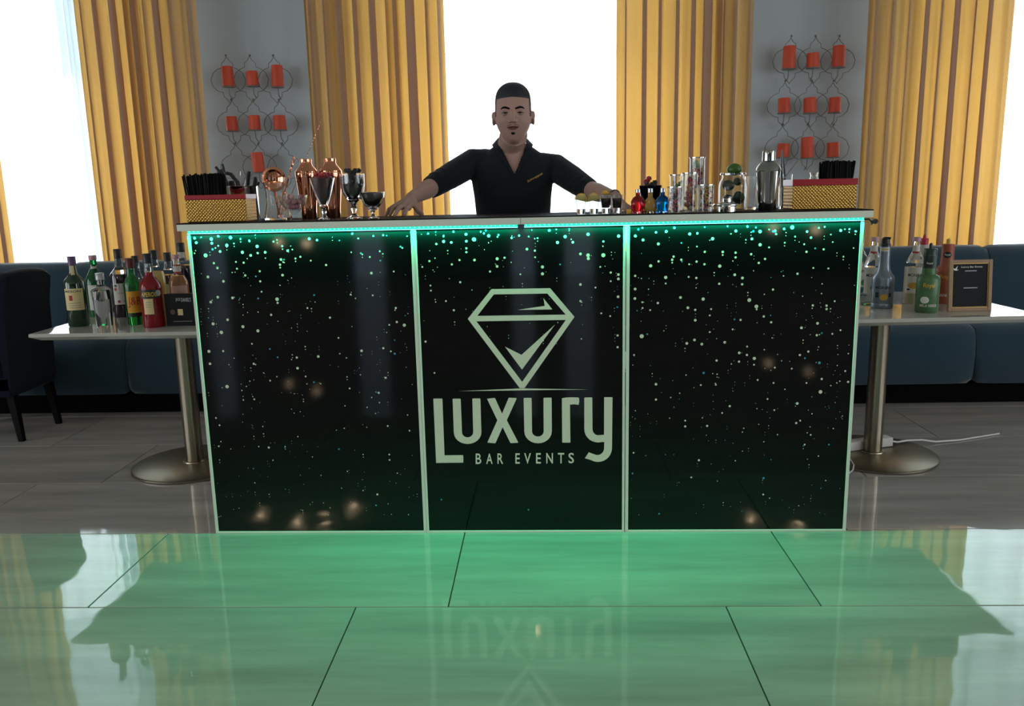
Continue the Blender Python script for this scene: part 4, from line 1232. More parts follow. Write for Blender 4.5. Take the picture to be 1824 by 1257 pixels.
# 2 green syrup behind
monin = lambda h: [(15.5, 0), (16.5, 2), (16.5, h * .55), (15.5, h * .62), (11, h * .70), (7, h * .77), (6, h * .82), (5.4, h * .93), (6, h * .94), (6, h * .96)]
t, k, p = bottle('green syrup bottle with red and white cap behind the clear vodka bottle', 177, 562, monin(106), mintg, (6.3, 99, 107), redcap)
lb = patch('label', 16.6 * k, 0, 30 * k, 12 * k, 56 * k, whitel, t)
patch('neck_label', 7.0 * k, 0, 12 * k, 76 * k, 88 * k, whitel, t, r1=6.3 * k); patch('neck_band', 7.4 * k, 0, 13 * k, 73 * k, 77 * k, redink, t, r1=7.1 * k)
# 3 clear vodka
sq = lambda a, h: 1 + .10 * cos(4 * a + pi) * (1 if h < .14 else 0)
t, k, p = bottle('clear square-shouldered vodka bottle with silver shield label', 188, 580, [(14, 0), (15, 2), (16.5, 40), (17.5, 62), (15, 67), (8, 70), (6.5, 74), (6.2, 82)], glass, (7.2, 82, 94), greyp, rfun=sq)
bm = NB(); _a = []; _b = []
for i in range(15):
    x = -1 + i / 7
    an = -pi / 2 - .1 + x * .72
    lo = (12 + 16 * abs(x) ** 1.6) * k; hi = (47 + 3 * cos(x * 3 * pi) * (1 - abs(x)) + 1.5 * abs(x)) * k
    for lst, hh in ((_a, lo), (_b, hi)):
        rr = (14.8 + hh / k * .042) * k * (1 + .10 * cos(4 * an + pi)) + .0012
        lst.append(bm.verts.new((rr * cos(an), rr * sin(an), hh)))
for i in range(14):
    bm.faces.new((_a[i], _a[i + 1], _b[i + 1], _b[i]))
obj('shield_label', bm, silverl, t, smooth=False, recalc=False)
# 4 dark syrup
t, k, p = bottle('dark syrup bottle with white floral label and black cap, tallest of the back row', 222, 563, [(16, 0), (17, 2), (17, 72), (15.5, 76), (9, 84), (6.5, 88), (6, 104)], darkl, (6.4, 103, 119), blackcap, neckclear=76, rfun=lambda a, h: 1 + (.02 * cos(18 * a) if h > .16 else 0))
lb = patch('label', 17 * k + E_, 0, 30 * k, 23 * k, 60 * k, whitel, t)
writing('label_text', [('GIFFARD', cyl_fn(17 * k + E_ + .0003, 0, 15 * k, 42 * k, 44.5 * k))], lb, greyink)
for q in ((-.6, 47, 53, redink), (-.35, 26, 31, redink), (.25, 26, 32, redink), (.6, 30, 36, darkgr), (-.55, 54, 58, darkgr), (.5, 53, 57, darkgr)):
    oval('fruit_print', 17 * k + E_ + .0003, q[0], 5.5 * k, q[1] * k, q[2] * k, q[3], lb, 6)
# 5 green whisky with yellow label
t, k, p = bottle('green whisky bottle with yellow label and big red letters', 243, 577, [(13.5, 0), (14.5, 2), (14.5, 66), (13.5, 73), (9, 82), (7, 88), (6.5, 100)], green_g, (7.2, 99, 117), maroonc)
r = 14.5 * k + E_
lb = patch('label', r, 0, 26 * k, 22 * k, 60 * k, yellowl, t)
writing('label_text', [('J&B', cyl_fn(r + .0003, .05, 22 * k, 31 * k, 50 * k))], lb, redink)
patch('dark_band', r, 0, 26 * k, 15 * k, 21.5 * k, blackl, t)
# black capped bottle right behind
t, k, p = bottle('clear bottle with black cap standing behind the yellow labelled whisky', 252, 566, [(13, 0), (14, 2), (14, 60), (12, 68), (7, 80), (6, 98)], glass, (6.0, 98, 110), blackcap)
# 6 red aperitif
t, k, p = bottle('red aperitif bottle with dark blue name band and cream label', 275.5, 581, [(18.5, 0), (19.2, 3), (18, 30), (18.5, 60), (18.8, 70), (17, 78), (12, 85), (8, 90), (7.4, 97), (7.2, 113)], redap, (7.8, 112, 129), mat('dark blue cap', '111a2e', .4), neckclear=97)
r = 18.9 * k + E_
b1 = patch('name_band', r, -.18, 36 * k, 52 * k, 67 * k, blackl, t)
writing('label_text', [('APEROL', cyl_fn(r + .0004, -.25, 27 * k, 55 * k, 63 * k))], b1, goldink)
lb = patch('label', r, -.35, 17 * k, 24 * k, 51.5 * k, cream, t)
for q in (45, 41, 37):
    patch('print_line', r + .0003, -.35, 10 * k, (q - .4) * k, (q + .4) * k, greyink, lb, n=4)
oval('round_seal', r + .0008, .62, 11 * k, 55 * k, 66 * k, silverl, t)
# 7 pale yellow behind
t, k, p = bottle('tall pale yellow liqueur bottle behind the red aperitif', 286, 573, [(14, 0), (15, 2), (15.5, 60), (15.5, 82), (13, 90), (8, 98), (6.5, 105), (6.2, 112)], yellq, (6.6, 111, 127), blackcap, neckclear=95)
# 9, 10, 11 and carton
t, k, p = bottle('dark syrup bottle with black cap just right of the pale yellow bottle', 309, 566, [(16, 0), (17, 2), (17, 70), (15, 77), (8, 86), (6.3, 92), (6, 102)], darkl, (6.2, 101, 116), blackcap, neckclear=80)
patch('label', 17 * k + E_, 0, 28 * k, 24 * k, 62 * k, whitel, t)
t, k, p = bottle('tall dark syrup bottle with black cap against the left end of the bar', 333, 556, [(16, 0), (17, 2), (17, 76), (15, 84), (8, 92), (6.6, 98), (6.3, 108)], darkl, (6.6, 107, 123), blackcap, neckclear=86)
patch('neck_label', 7.1 * k, 0, 13 * k, 90 * k, 107 * k, whitel, t, r1=6.7 * k)
t, k, p = bottle('amber syrup bottle with red and white neck label behind the black carton', 325, 573, monin(118), amberl, (6.4, 112, 119), redcap, neckclear=84)
patch('label', 16.6 * k, 0, 31 * k, 30 * k, 66 * k, pinkl, t)
patch('neck_label', 7.5 * k, 0, 13 * k, 88 * k, 101 * k, whitel, t, r1=6.6 * k); patch('neck_band', 7.9 * k, 0, 14 * k, 86 * k, 89.5 * k, redink, t, r1=7.7 * k); patch('neck_band', 7.1 * k, 0, 13 * k, 100 * k, 102 * k, redink, t, r1=6.9 * k)
p, k = standZ(297.5, 580.5, ZTB)
t = thing('gift_carton', 'black printed whiskey gift carton beside the left end of the bar', 'box', p, .02)
LBx = 66 * k
bm = NB(); bx(bm, 0, LBx, 0, 5 * k + .012, 0, 57 * k, bev=.001); obj('carton_body', bm, mat('black carton print', '060607', .35, spec=.2), t, smooth=False)
def fl(x0, x1, z0, z1, y=-.0006):
    return lambda u, v: ((x0 + (x1 - x0) * u) * k, y, (z0 + (z1 - z0) * v) * k)
writing('carton_text', [('JACK', fl(20, 29, 43, 50)), ("DANIEL'S", fl(30, 47, 43, 50))], t, greyp)
bm = NB(); bx(bm, 12 * k, 46 * k, -.0006, 0, 7.6 * k, 8.6 * k); obj('print_line', bm, greyink, t, smooth=False)
bm = NB(); bx(bm, 22 * k, 31 * k, -.001, 0, 19 * k, 30 * k); obj('carton_picture', bm, cream, t, smooth=False)
bm = NB(); lathe(bm, [(0, 0), (4.5 * k, 0), (4.5 * k, .0008), (0, .0008)], 16)
bmesh.ops.transform(bm, matrix=Matrix.Translation((13 * k, -.0002, 25 * k)) @ Matrix.Rotation(pi / 2, 4, 'X'), verts=bm.verts); obj('carton_seal', bm, mat('dim copper print', '5a3a2a', .5), t, smooth=False)

# right table
def syrup(label, px, py, h, m, top, fruit, lbm=whitel, txt='MONIN', tz=.42):
    t, k, p = bottle(label, px, py, monin(h), m, (6.3, h * .94, h), redcap, SY, 'syrup_bottle', neckclear=h * top)
    r = 16.6 * k + E_
    lb = patch('label', r, 0, 31 * k, h * .17 * k, h * .56 * k, lbm, t)
    writing('label_text', [(txt, cyl_fn(r + .0003, 0, 21 * k, h * (tz - .0) * k, h * (tz + .045) * k))], lb, ink)
    for q in fruit:
        oval('fruit_print', r + .0003, q[0], q[1] * k, h * q[2] * k, h * q[3] * k, q[4], lb, 8)
    patch('neck_label', 7.4 * k, 0, 13 * k, h * .785 * k, h * .88 * k, whitel, t, r1=6.3 * k)
    patch('neck_band', 7.9 * k, 0, 13.5 * k, h * .765 * k, h * .79 * k, redink, t, r1=7.5 * k)
    return t, k
gpr = mat('green leaf print', '4c8a3a', .5); ypr = mat('yellow flower print', 'c9a040', .5)
syrup('white syrup bottle with a lime on its label, beside the bar, behind the silver bottle', 1551, 541, 118, mintg, .12, [(.1, 9, .22, .30, gpr), (.3, 5, .29, .34, gpr)])
syrup('white syrup bottle mostly hidden by the right end of the bar', 1527, 527, 104, glass, .5, [(.5, 8, .2, .3, gpr)])
t, k, p = bottle('silver grey puree bottle with black flip cap, in front beside the bar', 1570, 547.5, [(17.5, 0), (18.6, 2), (18.6, 8), (18, 9), (18.6, 10), (18.6, 52), (17.6, 56), (13, 62), (10.5, 68), (9, 80), (8.6, 108)], silverp, (8.6, 108, 113), blackcap, SY, 'syrup_bottle')
r = 18.6 * k + E_
bm = NB(); lathe(bm, P([(0, 113), (7.5, 113), (7, 121), (4, 124), (0, 125)], k), 20); bx(bm, -2 * k, 8 * k, -3 * k, 3 * k, 121 * k, 124.5 * k, bev=.001); obj('flip_cap', bm, blackcap, t)
writing('label_text', [('MONIN', cyl_fn(r + .0003, 0, 24 * k, 35 * k, 40 * k))], t, ink)
oval('fruit_print', r, .15, 14 * k, 15 * k, 26 * k, ypr, t); patch('leaf_print', r, -.5, 6 * k, 20 * k, 29 * k, darkgr, t, n=4); patch('leaf_print', r, .7, 4 * k, 21 * k, 28 * k, darkgr, t, n=4)
patch('neck_label', 9.4 * k, 0, 16 * k, 100 * k, 107 * k, whitel, t, r1=9.0 * k)
patch('print_line', 9.5 * k + .0004, 0, 11 * k, 102.5 * k, 104.5 * k, goldink, t, n=4)
syrup('vanilla coloured syrup bottle in the middle of the right table', 1625, 540, 117, mat('cream syrup', 'b9ae90', .2), .58, [(0, 22, .24, .33, ypr), (-.5, 6, .21, .24, ink)])
t, k, p = bottle('white squeeze bottle with red nozzle behind the vanilla syrup', 1639, 533, [(10, 0), (11, 2), (11, 92), (9, 97)], whitel, (6.5, 97, 108), redn, SY, 'squeeze_bottle')
bm = NB(); lathe(bm, P([(0, 108), (3.2, 108), (2.2, 114), (0, 114.5)], k), 14); obj('nozzle', bm, redn, t)
t, k, p = bottle('green apple puree squeeze bottle, front one on the right table', 1649.5, 555, [(17.5, 0), (18.8, 2), (19.2, 30), (19.2, 58), (17, 64), (11.5, 67), (11, 78), (10.5, 88), (11.2, 101)], greenp, (10.5, 101, 112), darkgr, SY, 'squeeze_bottle')
r = 19.2 * k + E_
bm = NB(); lathe(bm, P([(0, 112), (3, 112), (2.6, 121), (0, 122)], k), 14); obj('nozzle', bm, darkgr, t)
patch('dark_collar', 11.9 * k, 0, 22 * k, 78 * k, 100 * k, darkgr, t, r1=11.8 * k)
oval('oval_badge', 12.3 * k, 0, 16 * k, 81 * k, 92 * k, blackl, t)
writing('badge_text', [('Royal', cyl_fn(12.5 * k, 0, 10 * k, 84.5 * k, 89 * k))], t, whiteink)
writing('label_text', [('Royal', cyl_fn(r + .0003, .1, 19 * k, 43 * k, 53 * k))], t, goldink)
writing('flavour_text', [('MELA VERDE', cyl_fn(r + .0003, .15, 29 * k, 11 * k, 15.5 * k))], t, whiteink)
oval('apple_print', r + .0003, -.2, 15 * k, 17 * k, 29 * k, whiteink, t)
t, k, p = bottle('orange mango puree squeeze bottle behind the picture frame', 1681, 539, [(18, 0), (19, 2), (19, 55), (17, 62), (11.5, 66), (10.5, 80), (10, 103)], orangep, (9.8, 103, 104), orangep, SY, 'squeeze_bottle')
r = 19 * k + E_
bm = NB(); lathe(bm, P([(0, 104), (4, 104), (3.4, 112), (0, 114)], k), 14); obj('nozzle', bm, yellowc, t)
oval('oval_badge', 11.0 * k, 0, 14 * k, 80 * k, 91 * k, blackl, t)
writing('badge_text', [('Royal', cyl_fn(11.2 * k, 0, 9 * k, 83 * k, 88 * k))], t, whiteink)
writing('label_text', [('Royal', cyl_fn(r + .0003, .0, 20 * k, 43 * k, 52 * k))], t, goldink)
writing('flavour_text', [('MANGO', cyl_fn(r + .0003, .0, 24 * k, 13 * k, 18 * k))], t, whiteink)

# picture frame
p, k = standZ(1689, 554.5, ZTB); p2, _ = standZ(1766, 553.0, ZTB)
t = thing('picture_frame', 'standing wooden picture frame with a dark printed sheet on the right table', 'picture frame', p, atan2(p2.y - p.y, p2.x - p.x))
Wf = (p2 - p).length; Hf = 91 * k
woodf = mat('brown wooden frame', '8a6a48', .4, vary=(40, 'a07d55'))
tl = .10
def fr_(x0, x1, z0, z1, y0, y1, m, nm, par, bev=.001):
    bm = NB(); bx(bm, x0, x1, y0, y1, z0, z1, bev=bev)
    bmesh.ops.transform(bm, matrix=Matrix.Rotation(-tl, 4, 'X'), verts=bm.verts)
    return obj(nm, bm, m, par, smooth=False)
fw = .016
fr_(0, fw, 0, Hf, 0, .014, woodf, 'frame_rail', t); fr_(Wf - fw, Wf, 0, Hf, 0, .014, woodf, 'frame_rail', t)
fr_(fw, Wf - fw, 0, fw, 0, .014, woodf, 'frame_rail', t); fr_(fw, Wf - fw, Hf - fw, Hf, 0, .014, woodf, 'frame_rail', t)
g_ = mat('gold inner lip', 'b08a4a', .35, .6)
for q in ((fw, fw + .003, fw, Hf - fw), (Wf - fw - .003, Wf - fw, fw, Hf - fw), (fw, Wf - fw, fw, fw + .003), (fw, Wf - fw, Hf - fw - .003, Hf - fw)):
    fr_(*q, .004, .008, g_, 'inner_lip', t, 0)
sh = fr_(fw, Wf - fw, fw, Hf - fw, .008, .012, mat('dark glossy sheet', '07090a', .2, spec=.06), 'printed_sheet', t, 0)
Mr = Matrix.Rotation(-tl, 4, 'X')
def ff(x0, x1, z0, z1):
    return lambda u, v: tuple(Mr @ Vector((x0 + (x1 - x0) * u, .0076, z0 + (z1 - z0) * v)))
writing('sheet_text', [('Luxury Bar Events', ff(Wf * .29, Wf * .78, Hf * .835, Hf * .875))], sh, whiteink)
for q in ((.38, .65, .775, .787), (.36, .68, .445, .457)):
    bm = NB(); flat(bm, [[(0, 0), (1, 0), (1, 1), (0, 1)]], ff(Wf * q[0], Wf * q[1], Hf * q[2], Hf * q[3])); obj('print_line', bm, greyp, sh, smooth=False, recalc=False)
bm = NB(); F5 = ff(Wf * .11, Wf * .24, Hf * .80, Hf * .89)
flat(bm, [[(0, .4), (.35, .3), (.8, 1), (.6, .1), (1, .1), (.6, -.1), (.1, 0)]], F5); obj('sheet_logo', bm, whiteink, sh, smooth=False, recalc=False)
bm = NB(); bx(bm, Wf * .42, Wf * .58, .04, .044, 0, Hf * .7); bmesh.ops.transform(bm, matrix=Matrix.Translation((0, .045, 0)) @ Matrix.Rotation(.25, 4, 'X') @ Matrix.Translation((0, -.0, 0)), verts=bm.verts); obj('back_stand', bm, dark_wood, t, smooth=False)

# ------------------------------------------------------------------ the man behind the bar
skin = mat('skin', 'b8988b', .5, bump=(80, .06, .001), vary=(9, 'ae887c'), spec=.3)
hairm = mat('dark hair', '161d25', .55, bump=(400, .6, .002)); fadem = mat('shaved stubble', '4d3d39', .7, bump=(600, .5, .001)); browm = mat('eyebrow hair', '0e0b0a', .8, spec=.1)
shirtm = mat('black shirt cloth', '10161c', .8, bump=(60, .25, .004), vary=(8, '131c24'), sheen=.15, spec=.2)
trousm = mat('black trousers', '0e0f12', .85); shoem = mat('black leather', '0b0b0b', .35)
lipm = mat('lips', '7a4a46', .45); eyew = mat('shaded eye white', '8c8682', .25); irism = mat('dark iris', '120c0a', .15)  # whites of the eyes greyed, shadow put into the colour
def remesh(name, bm, voxel, m, parent, smooth=6, fn=None, **props):
    bmesh.ops.recalc_face_normals(bm, faces=bm.faces)
    me = bpy.data.meshes.new(name); bm.to_mesh(me); bm.free()
    tmp = bpy.data.objects.new('tmp', me); COL.objects.link(tmp)
    md = tmp.modifiers.new('r', 'REMESH'); md.mode = 'VOXEL'; md.voxel_size = voxel; md.adaptivity = 0
    s_ = tmp.modifiers.new('s', 'SMOOTH'); s_.iterations = smooth; s_.factor = .5
    dg = bpy.context.evaluated_depsgraph_get()
    out = bpy.data.meshes.new_from_object(tmp.evaluated_get(dg))
    bpy.data.objects.remove(tmp, do_unlink=True); bpy.data.meshes.remove(me)
    b2 = NB(); b2.from_mesh(out); bpy.data.meshes.remove(out)
    if fn:
        fn(b2)
    bv = BVHTree.FromBMesh(b2)
    o = obj(name, b2, m, parent, angle=80, recalc=False, **props)
    return o, bv
MB = Vector((-.12, 3.84, 0))
man = thing('person', 'man in a black open-collar shirt leaning with both hands on the bar', 'person', tuple(MB))
def V(px, py, Y):
    return atY(px, py, Y) - MB
def S(px, Y, dz=0.0):
    return stand(px, Y, ZB + dz)[0] - MB
def loft(bm, secs, n=28, pw=2.2):
    rows = []
    for (x, y, z, hw, hd) in secs:
        row = []
        for k in range(n):
            a = 2 * pi * k / n
            c, s = cos(a), sin(a)
            row.append(bm.verts.new((x + hw * (abs(c) ** (2 / pw)) * (1 if c > 0 else -1), y + hd * (abs(s) ** (2 / pw)) * (1 if s > 0 else -1), z)))
        rows.append(row)
    for A, Bq in zip(rows, rows[1:]):
        for k in range(n):
            bm.faces.new((A[k], A[(k + 1) % n], Bq[(k + 1) % n], Bq[k]))
    bm.faces.new(rows[0][::-1]); bm.faces.new(rows[-1])
def limb(bm, pts, rs, n=16):
    tube(bm, pts, rs, n)
    ball(bm, pts[0], rs[0], 16, 10); ball(bm, pts[-1], rs[-1], 16, 10)

YS, YE, YW = 3.80, 3.655, 3.47
shR, shL = V(843, 289, YS), V(990, 299, YS)
elR, elL = V(772, 331, YE), V(1047, 337, YE)
wrR, wrL = V(733, 353, YW), V(1097, 353, YW)
tc = V(913, 335, 3.80).x
torso = [(tc, .05, .90, .178, .118), (tc, .03, 1.02, .172, .112), (tc, .0, 1.17, .168, .108), (tc, -.03, 1.30, .176, .112), (tc, -.045, 1.38, .186, .108), (tc + .003, -.05, 1.44, .178, .095), (tc + .003, -.05, 1.485, .135, .078), (tc + .002, -.052, 1.52, .085, .064), (tc, -.055, 1.545, .058, .052)]
HC = V(914.3, 205, 3.66)          # between the eyes, mid head
HS = 1.0
def headpt(q, g=0.0):
    """unit direction -> skull surface, x right, -y face, z up"""
    x, y, z = q
    hw, hd, hh = .0765, .098, .122
    e = 2.3
    rr = (abs(x) ** e + abs(y) ** e + abs(z) ** e) ** (-1 / e)
    X, Y_, Z = x * rr * hw, y * rr * hd, z * rr * hh
    t = max(0, -Z / hh)
    X *= 1 - .30 * max(0, t - .25) ** 1.3 / .69
    X *= 1 + .11 * math.exp(-((Z / hh - .68) / .28) ** 2)
    if Y_ > 0:
        Y_ *= 1 - .55 * t
    else:
        Y_ *= 1 - .12 * t
        X *= 1 - .02 * t
    # face modelling
    if Y_ < 0:
        f = lambda cx, cz, sx, sz, a: a * math.exp(-((X - cx) / sx) ** 2 - ((Z - cz) / sz) ** 2)
        d = 0
        for sg in (-1, 1):
            d += f(sg * .031, .000, .018, .012, -.010)       # eye sockets
            d += f(sg * .030, .022, .022, .008, .004)        # brow ridge
            d += f(sg * .042, -.030, .018, .018, .004)       # cheekbone
            d += f(sg * .036, -.066, .016, .018, -.003)
        d += f(0, -.108, .022, .014, .007)                   # chin
        d += f(0, -.058, .022, .014, .005)                   # mouth mound
        d += f(0, .010, .010, .02, .003)
        Y_ -= d
    n_ = 1 + g / .09
    return Vector((X * n_, Y_ * n_, Z * n_))
def headmesh(bm, g, u=64, v=48, c=HC):
    def P_(th, ph):
        q = Vector((sin(th) * cos(ph), sin(th) * sin(ph), cos(th)))
        return bm.verts.new(headpt(q, g(q) if callable(g) else g) + c)
    t = P_(0, 0); b = P_(pi, 0)
    rows = [[P_(pi * i / v, 2 * pi * j / u) for j in range(u)] for i in range(1, v)]
    for j in range(u):
        j2 = (j + 1) % u
        bm.faces.new((t, rows[0][j], rows[0][j2])); bm.faces.new((b, rows[-1][j2], rows[-1][j]))
        for A, Bq in zip(rows, rows[1:]):
            bm.faces.new((A[j], Bq[j], Bq[j2], A[j2]))
bm = NB()
loft(bm, [(x, y, z, hw - .009, hd - .009) for x, y, z, hw, hd in torso])
headmesh(bm, 0.0)
hb = HC
tube(bm, [Vector((tc, -.05, 1.49)), Vector((tc, -.075, 1.53)), hb + Vector((0, .030, -.075))], [.066, .061, .061], 20)
# nose
tube(bm, [hb + Vector((0, -.090, .016)), hb + Vector((0, -.106, -.008)), hb + Vector((0, -.119, -.027))], [.0065, .0085, .0110], 12)
ball(bm, hb + Vector((0, -.112, -.030)), [.0115, .011, .0095], 14, 10)
for sg in (-1, 1):
    ball(bm, hb + Vector((sg * .0125, -.102, -.033)), [.0075, .010, .0075], 12, 8)
    # ears
    M = Matrix.Rotation(sg * .35, 3, 'Z') @ Matrix.Rotation(-sg * .12, 3, 'Y')
    ball(bm, hb + Vector((sg * .083, .008, -.014)), [.0075, .016, .030], 14, 10, M=M)
    ball(bm, hb + Vector((sg * .086, .014, .000)), [.0065, .017, .018], 14, 10, M=M)
    # shoulders and arms
for (sh_, el_, wr_) in ((shR, elR, wrR), (shL, elL, wrL)):
    limb(bm, [sh_, sh_.lerp(el_, .5), el_], [.048, .042, .039])
    limb(bm, [el_, el_.lerp(wr_, .35), el_.lerp(wr_, .75), wr_], [.039, .040, .031, .027])
# hands: metacarpals, then three finger bones each
def hand(wr_, knuckles, tips, thumb):
    for i, (kn, tp) in enumerate(zip(knuckles, tips)):
        tube(bm, [wr_, wr_.lerp(kn, .5), kn], [.021, .0145, .0115], 12)
        r = (.0098, .0100, .0096, .0086)[i]
        a = kn.lerp(tp, .38) + Vector((0, -.006, .010)); b = kn.lerp(tp, .72) + Vector((0, -.007, .006))
        tp2 = tp + Vector((0, 0, .0065))
        limb(bm, [kn, a, b, tp2], [r * 1.12, r * .98, r * .88, r * .74], 12)
        ball(bm, a, r * 1.02, 12, 8)
    tube(bm, [wr_, wr_.lerp(thumb[0], .6), thumb[0]], [.021, .017, .0125], 12)
    limb(bm, [thumb[0], thumb[1], thumb[2] + Vector((0, 0, .0075))], [.0125, .0108, .0085], 12)
kR = [V(728, 371, 3.385), V(716, 368.5, 3.375), V(705, 368.5, 3.385), V(697, 371, 3.40)]
tR = [S(719.5, 3.315), S(702.5, 3.305), S(694.5, 3.33), S(688.5, 3.365)]
hand(wrR, kR, tR, [V(738.5, 366, 3.43), V(745.5, 377, 3.40), S(752, 3.37)])
kL = [V(1104, 371, 3.40), V(1111, 368, 3.385), V(1117, 369, 3.39), V(1121, 372, 3.405)]
tL = [S(1104, 3.33), S(1114, 3.32), S(1121, 3.335), S(1127, 3.36)]
hand(wrL, kL, tL, [V(1093, 366, 3.43), V(1090, 376, 3.40), S(1088, 3.375)])
# legs and feet inside the trousers
hips = [(-.09, .05, .90), (.09, .05, .90)]
for sg in (-1, 1):
    limb(bm, [Vector((tc + sg * .085, .045, .88)), Vector((tc + sg * .12, .02, .50)), Vector((tc + sg * .14, .07, .10))], [.080, .052, .036])
    ball(bm, Vector((tc + sg * .145, .02, .045)), [.040, .105, .034], 16, 10)
body, bvb = remesh('body', bm, .0034, skin, man, smooth=3)

# shirt with sleeves
bm = NB()
loft(bm, torso, 32)
for sh_, el_, cuff in ((shR, elR, V(762.5, 336.5, YE - .005)), (shL, elL, V(1055, 338, YE - .005))):
    ball(bm, sh_, [.062, .060, .060], 20, 14)
    limb(bm, [sh_ + (Vector((tc, -.04, 1.42)) - sh_) * .3, sh_, sh_.lerp(el_, .5), el_], [.07, .062, .058, .050], 20)
    tube(bm, [el_, cuff], [.050, .0455], 20)
R = random.Random(11)
for _ in range(26):      # soft cloth folds
    a = Vector((tc + R.uniform(-.15, .15), -.12 + R.uniform(0, .03), R.uniform(1.02, 1.36)))
    tube(bm, [a, a + Vector((R.uniform(-.06, .06), .004, R.uniform(-.05, .05)))], [.006, .003], 6)
for s_, e_ in ((shR, elR), (shL, elL)):
    for j in range(5):
        c = s_.lerp(e_, .3 + .15 * j); ax = (e_ - s_).normalized(); q = ax.cross(Vector((0, 1, .3))).normalized(); q2 = ax.cross(q)
        tube(bm, [c + (q * cos(a_) + q2 * sin(a_)) * (.056 - .001 * j) + ax * .01 * sin(a_ * 2) for a_ in [i * 2 * pi / 14 + R.random() for i in range(11)]], .0045, 6)
vb = V(916.8, 311, 3.69); vl = V(893, 263, 3.72); vr = V(936, 263, 3.72)
def open_neck(b2):
    kill = []
    for f in b2.faces:
        c = f.calc_center_median()
        if c.z > 1.515 and abs(c.x - tc) < .064:
            kill.append(f); continue
        if c.y < -.04 and c.z > vb.z:
            t = (c.z - vb.z) / (vl.z - vb.z)
            xl = vb.x + (vl.x - vb.x) * t; xr = vb.x + (vr.x - vb.x) * t
            if xl < c.x < xr and c.y < -.05:
                kill.append(f)
    bmesh.ops.delete(b2, geom=kill, context='FACES')
shirt, bvs = remesh('shirt', bm, .0045, shirtm, man, smooth=5, fn=open_neck)
def on_shirt(px, py):
    d = ray(px, py).normalized()
    h = bvs.ray_cast(CP - MB, d)
    return (h[0] - d * .0012) if h[0] else V(px, py, 3.69)
# collar
cpts = []
for px, py in ((917, 311), (911, 299), (904, 285), (898, 274), (893, 264)):
    cpts.append(on_shirt(px - 2.5, py) + Vector((0, -.001, 0)))
cpts += [V(887.5, 254, 3.765), V(886, 249, 3.80)]
back = [Vector((tc - .03, .028, 1.575)), Vector((tc, .034, 1.58)), Vector((tc + .03, .028, 1.575))]
cr = [V(939.5, 249, 3.80), V(938.5, 254, 3.765)]
for px, py in ((936, 264), (932, 274), (927, 285), (922, 298), (917, 311)):
    cr.append(on_shirt(px + 2.5, py) + Vector((0, -.001, 0)))
path = cpts + back + cr
bm = NB()
n = len(path)
outv, inv = [], []
for i, q in enumerate(path):
    e = min(i, n - 1 - i)
    wdt = (.004, .012, .018, .024, .026)[min(e, 4)]
    cdir = Vector((q.x - tc, q.y + .04, 0))
    cdir.normalize()
    inner = q - cdir * .002 + Vector((0, 0, .006 if e > 3 else 0))
    outer = q + cdir * wdt * .95 + Vector((0, 0, -wdt * (.55 if e < 5 else .8)))
    if e < 5:
        hit = bvs.ray_cast(Vector((outer.x, -.6, outer.z)), Vector((0, 1, 0)))
        if hit[0]:
            outer = hit[0] + Vector((0, -.003, 0))
    inv.append((inner, outer))
va = [[bm.verts.new(p + o_) for p, o_ in ((a, Vector((0, -.002, .001))), (b, Vector((0, -.002, 0))), (b, Vector((0, .002, -.002))), (a, Vector((0, .002, -.002))))] for a, b in inv]
for A, Bq in zip(va, va[1:]):
    for k in range(4):
        bm.faces.new((A[k], A[(k + 1) % 4], Bq[(k + 1) % 4], Bq[k]))
obj('collar', bm, shirtm, shirt, angle=60)
# chest lettering
bm = NB()
def chest(u, v):
    x = 940 + 27 * u - 3.0 * v * .3; y = 326.5 - 15 * u - 5.6 * v
    return on_shirt(x, y)
text(bm, 'Schweppes', chest)
obj('chest_lettering', bm, mat('yellow thread', 'c9a24a', .6), shirt, smooth=False, recalc=False)

# hair, fade, brows, eyes, lips, goatee
def sm(a, b, x):
    t = min(1, max(0, (x - a) / (b - a)))
    return t * t * (3 - 2 * t)
def gh(q):
    p = headpt(q)
    front = p.y < -.02
    zmin = .066 if p.y < -.045 else (.030 + .036 * sm(.02, -.045, p.y))
    side = abs(p.x) / .078
    if p.y < -.03:
        zmin = .064 - .006 * side
    k_ = sm(zmin - .004, zmin + .006, p.z)
    return -.008 + k_ * (.0105 + .007 * sm(.06, .11, p.z))
bm = NB(); headmesh(bm, gh, 96, 96); obj('hair', bm, hairm, man, angle=80)
def gf(q):
    p = headpt(q)
    ok = sm(-.062, -.050, -abs(p.y + .0) if False else -max(0, -p.y - 0) - .0) if False else 1
    zmin = -.012 - (.05 if p.y > .03 else 0)
    k_ = sm(zmin - .002, zmin + .004, p.z) * sm(-.055, -.040, p.y) * sm(.075, .065, p.z)
    return -.008 + k_ * .0095
bm = NB(); headmesh(bm, gf, 96, 96); obj('shaved_sides', bm, fadem, man, angle=80)
def onface(dx, dz, out=.001):
    h = bvb.ray_cast(hb + Vector((dx, -.25, dz)), Vector((0, 1, 0)))
    return h[0] + Vector((0, -out, 0))
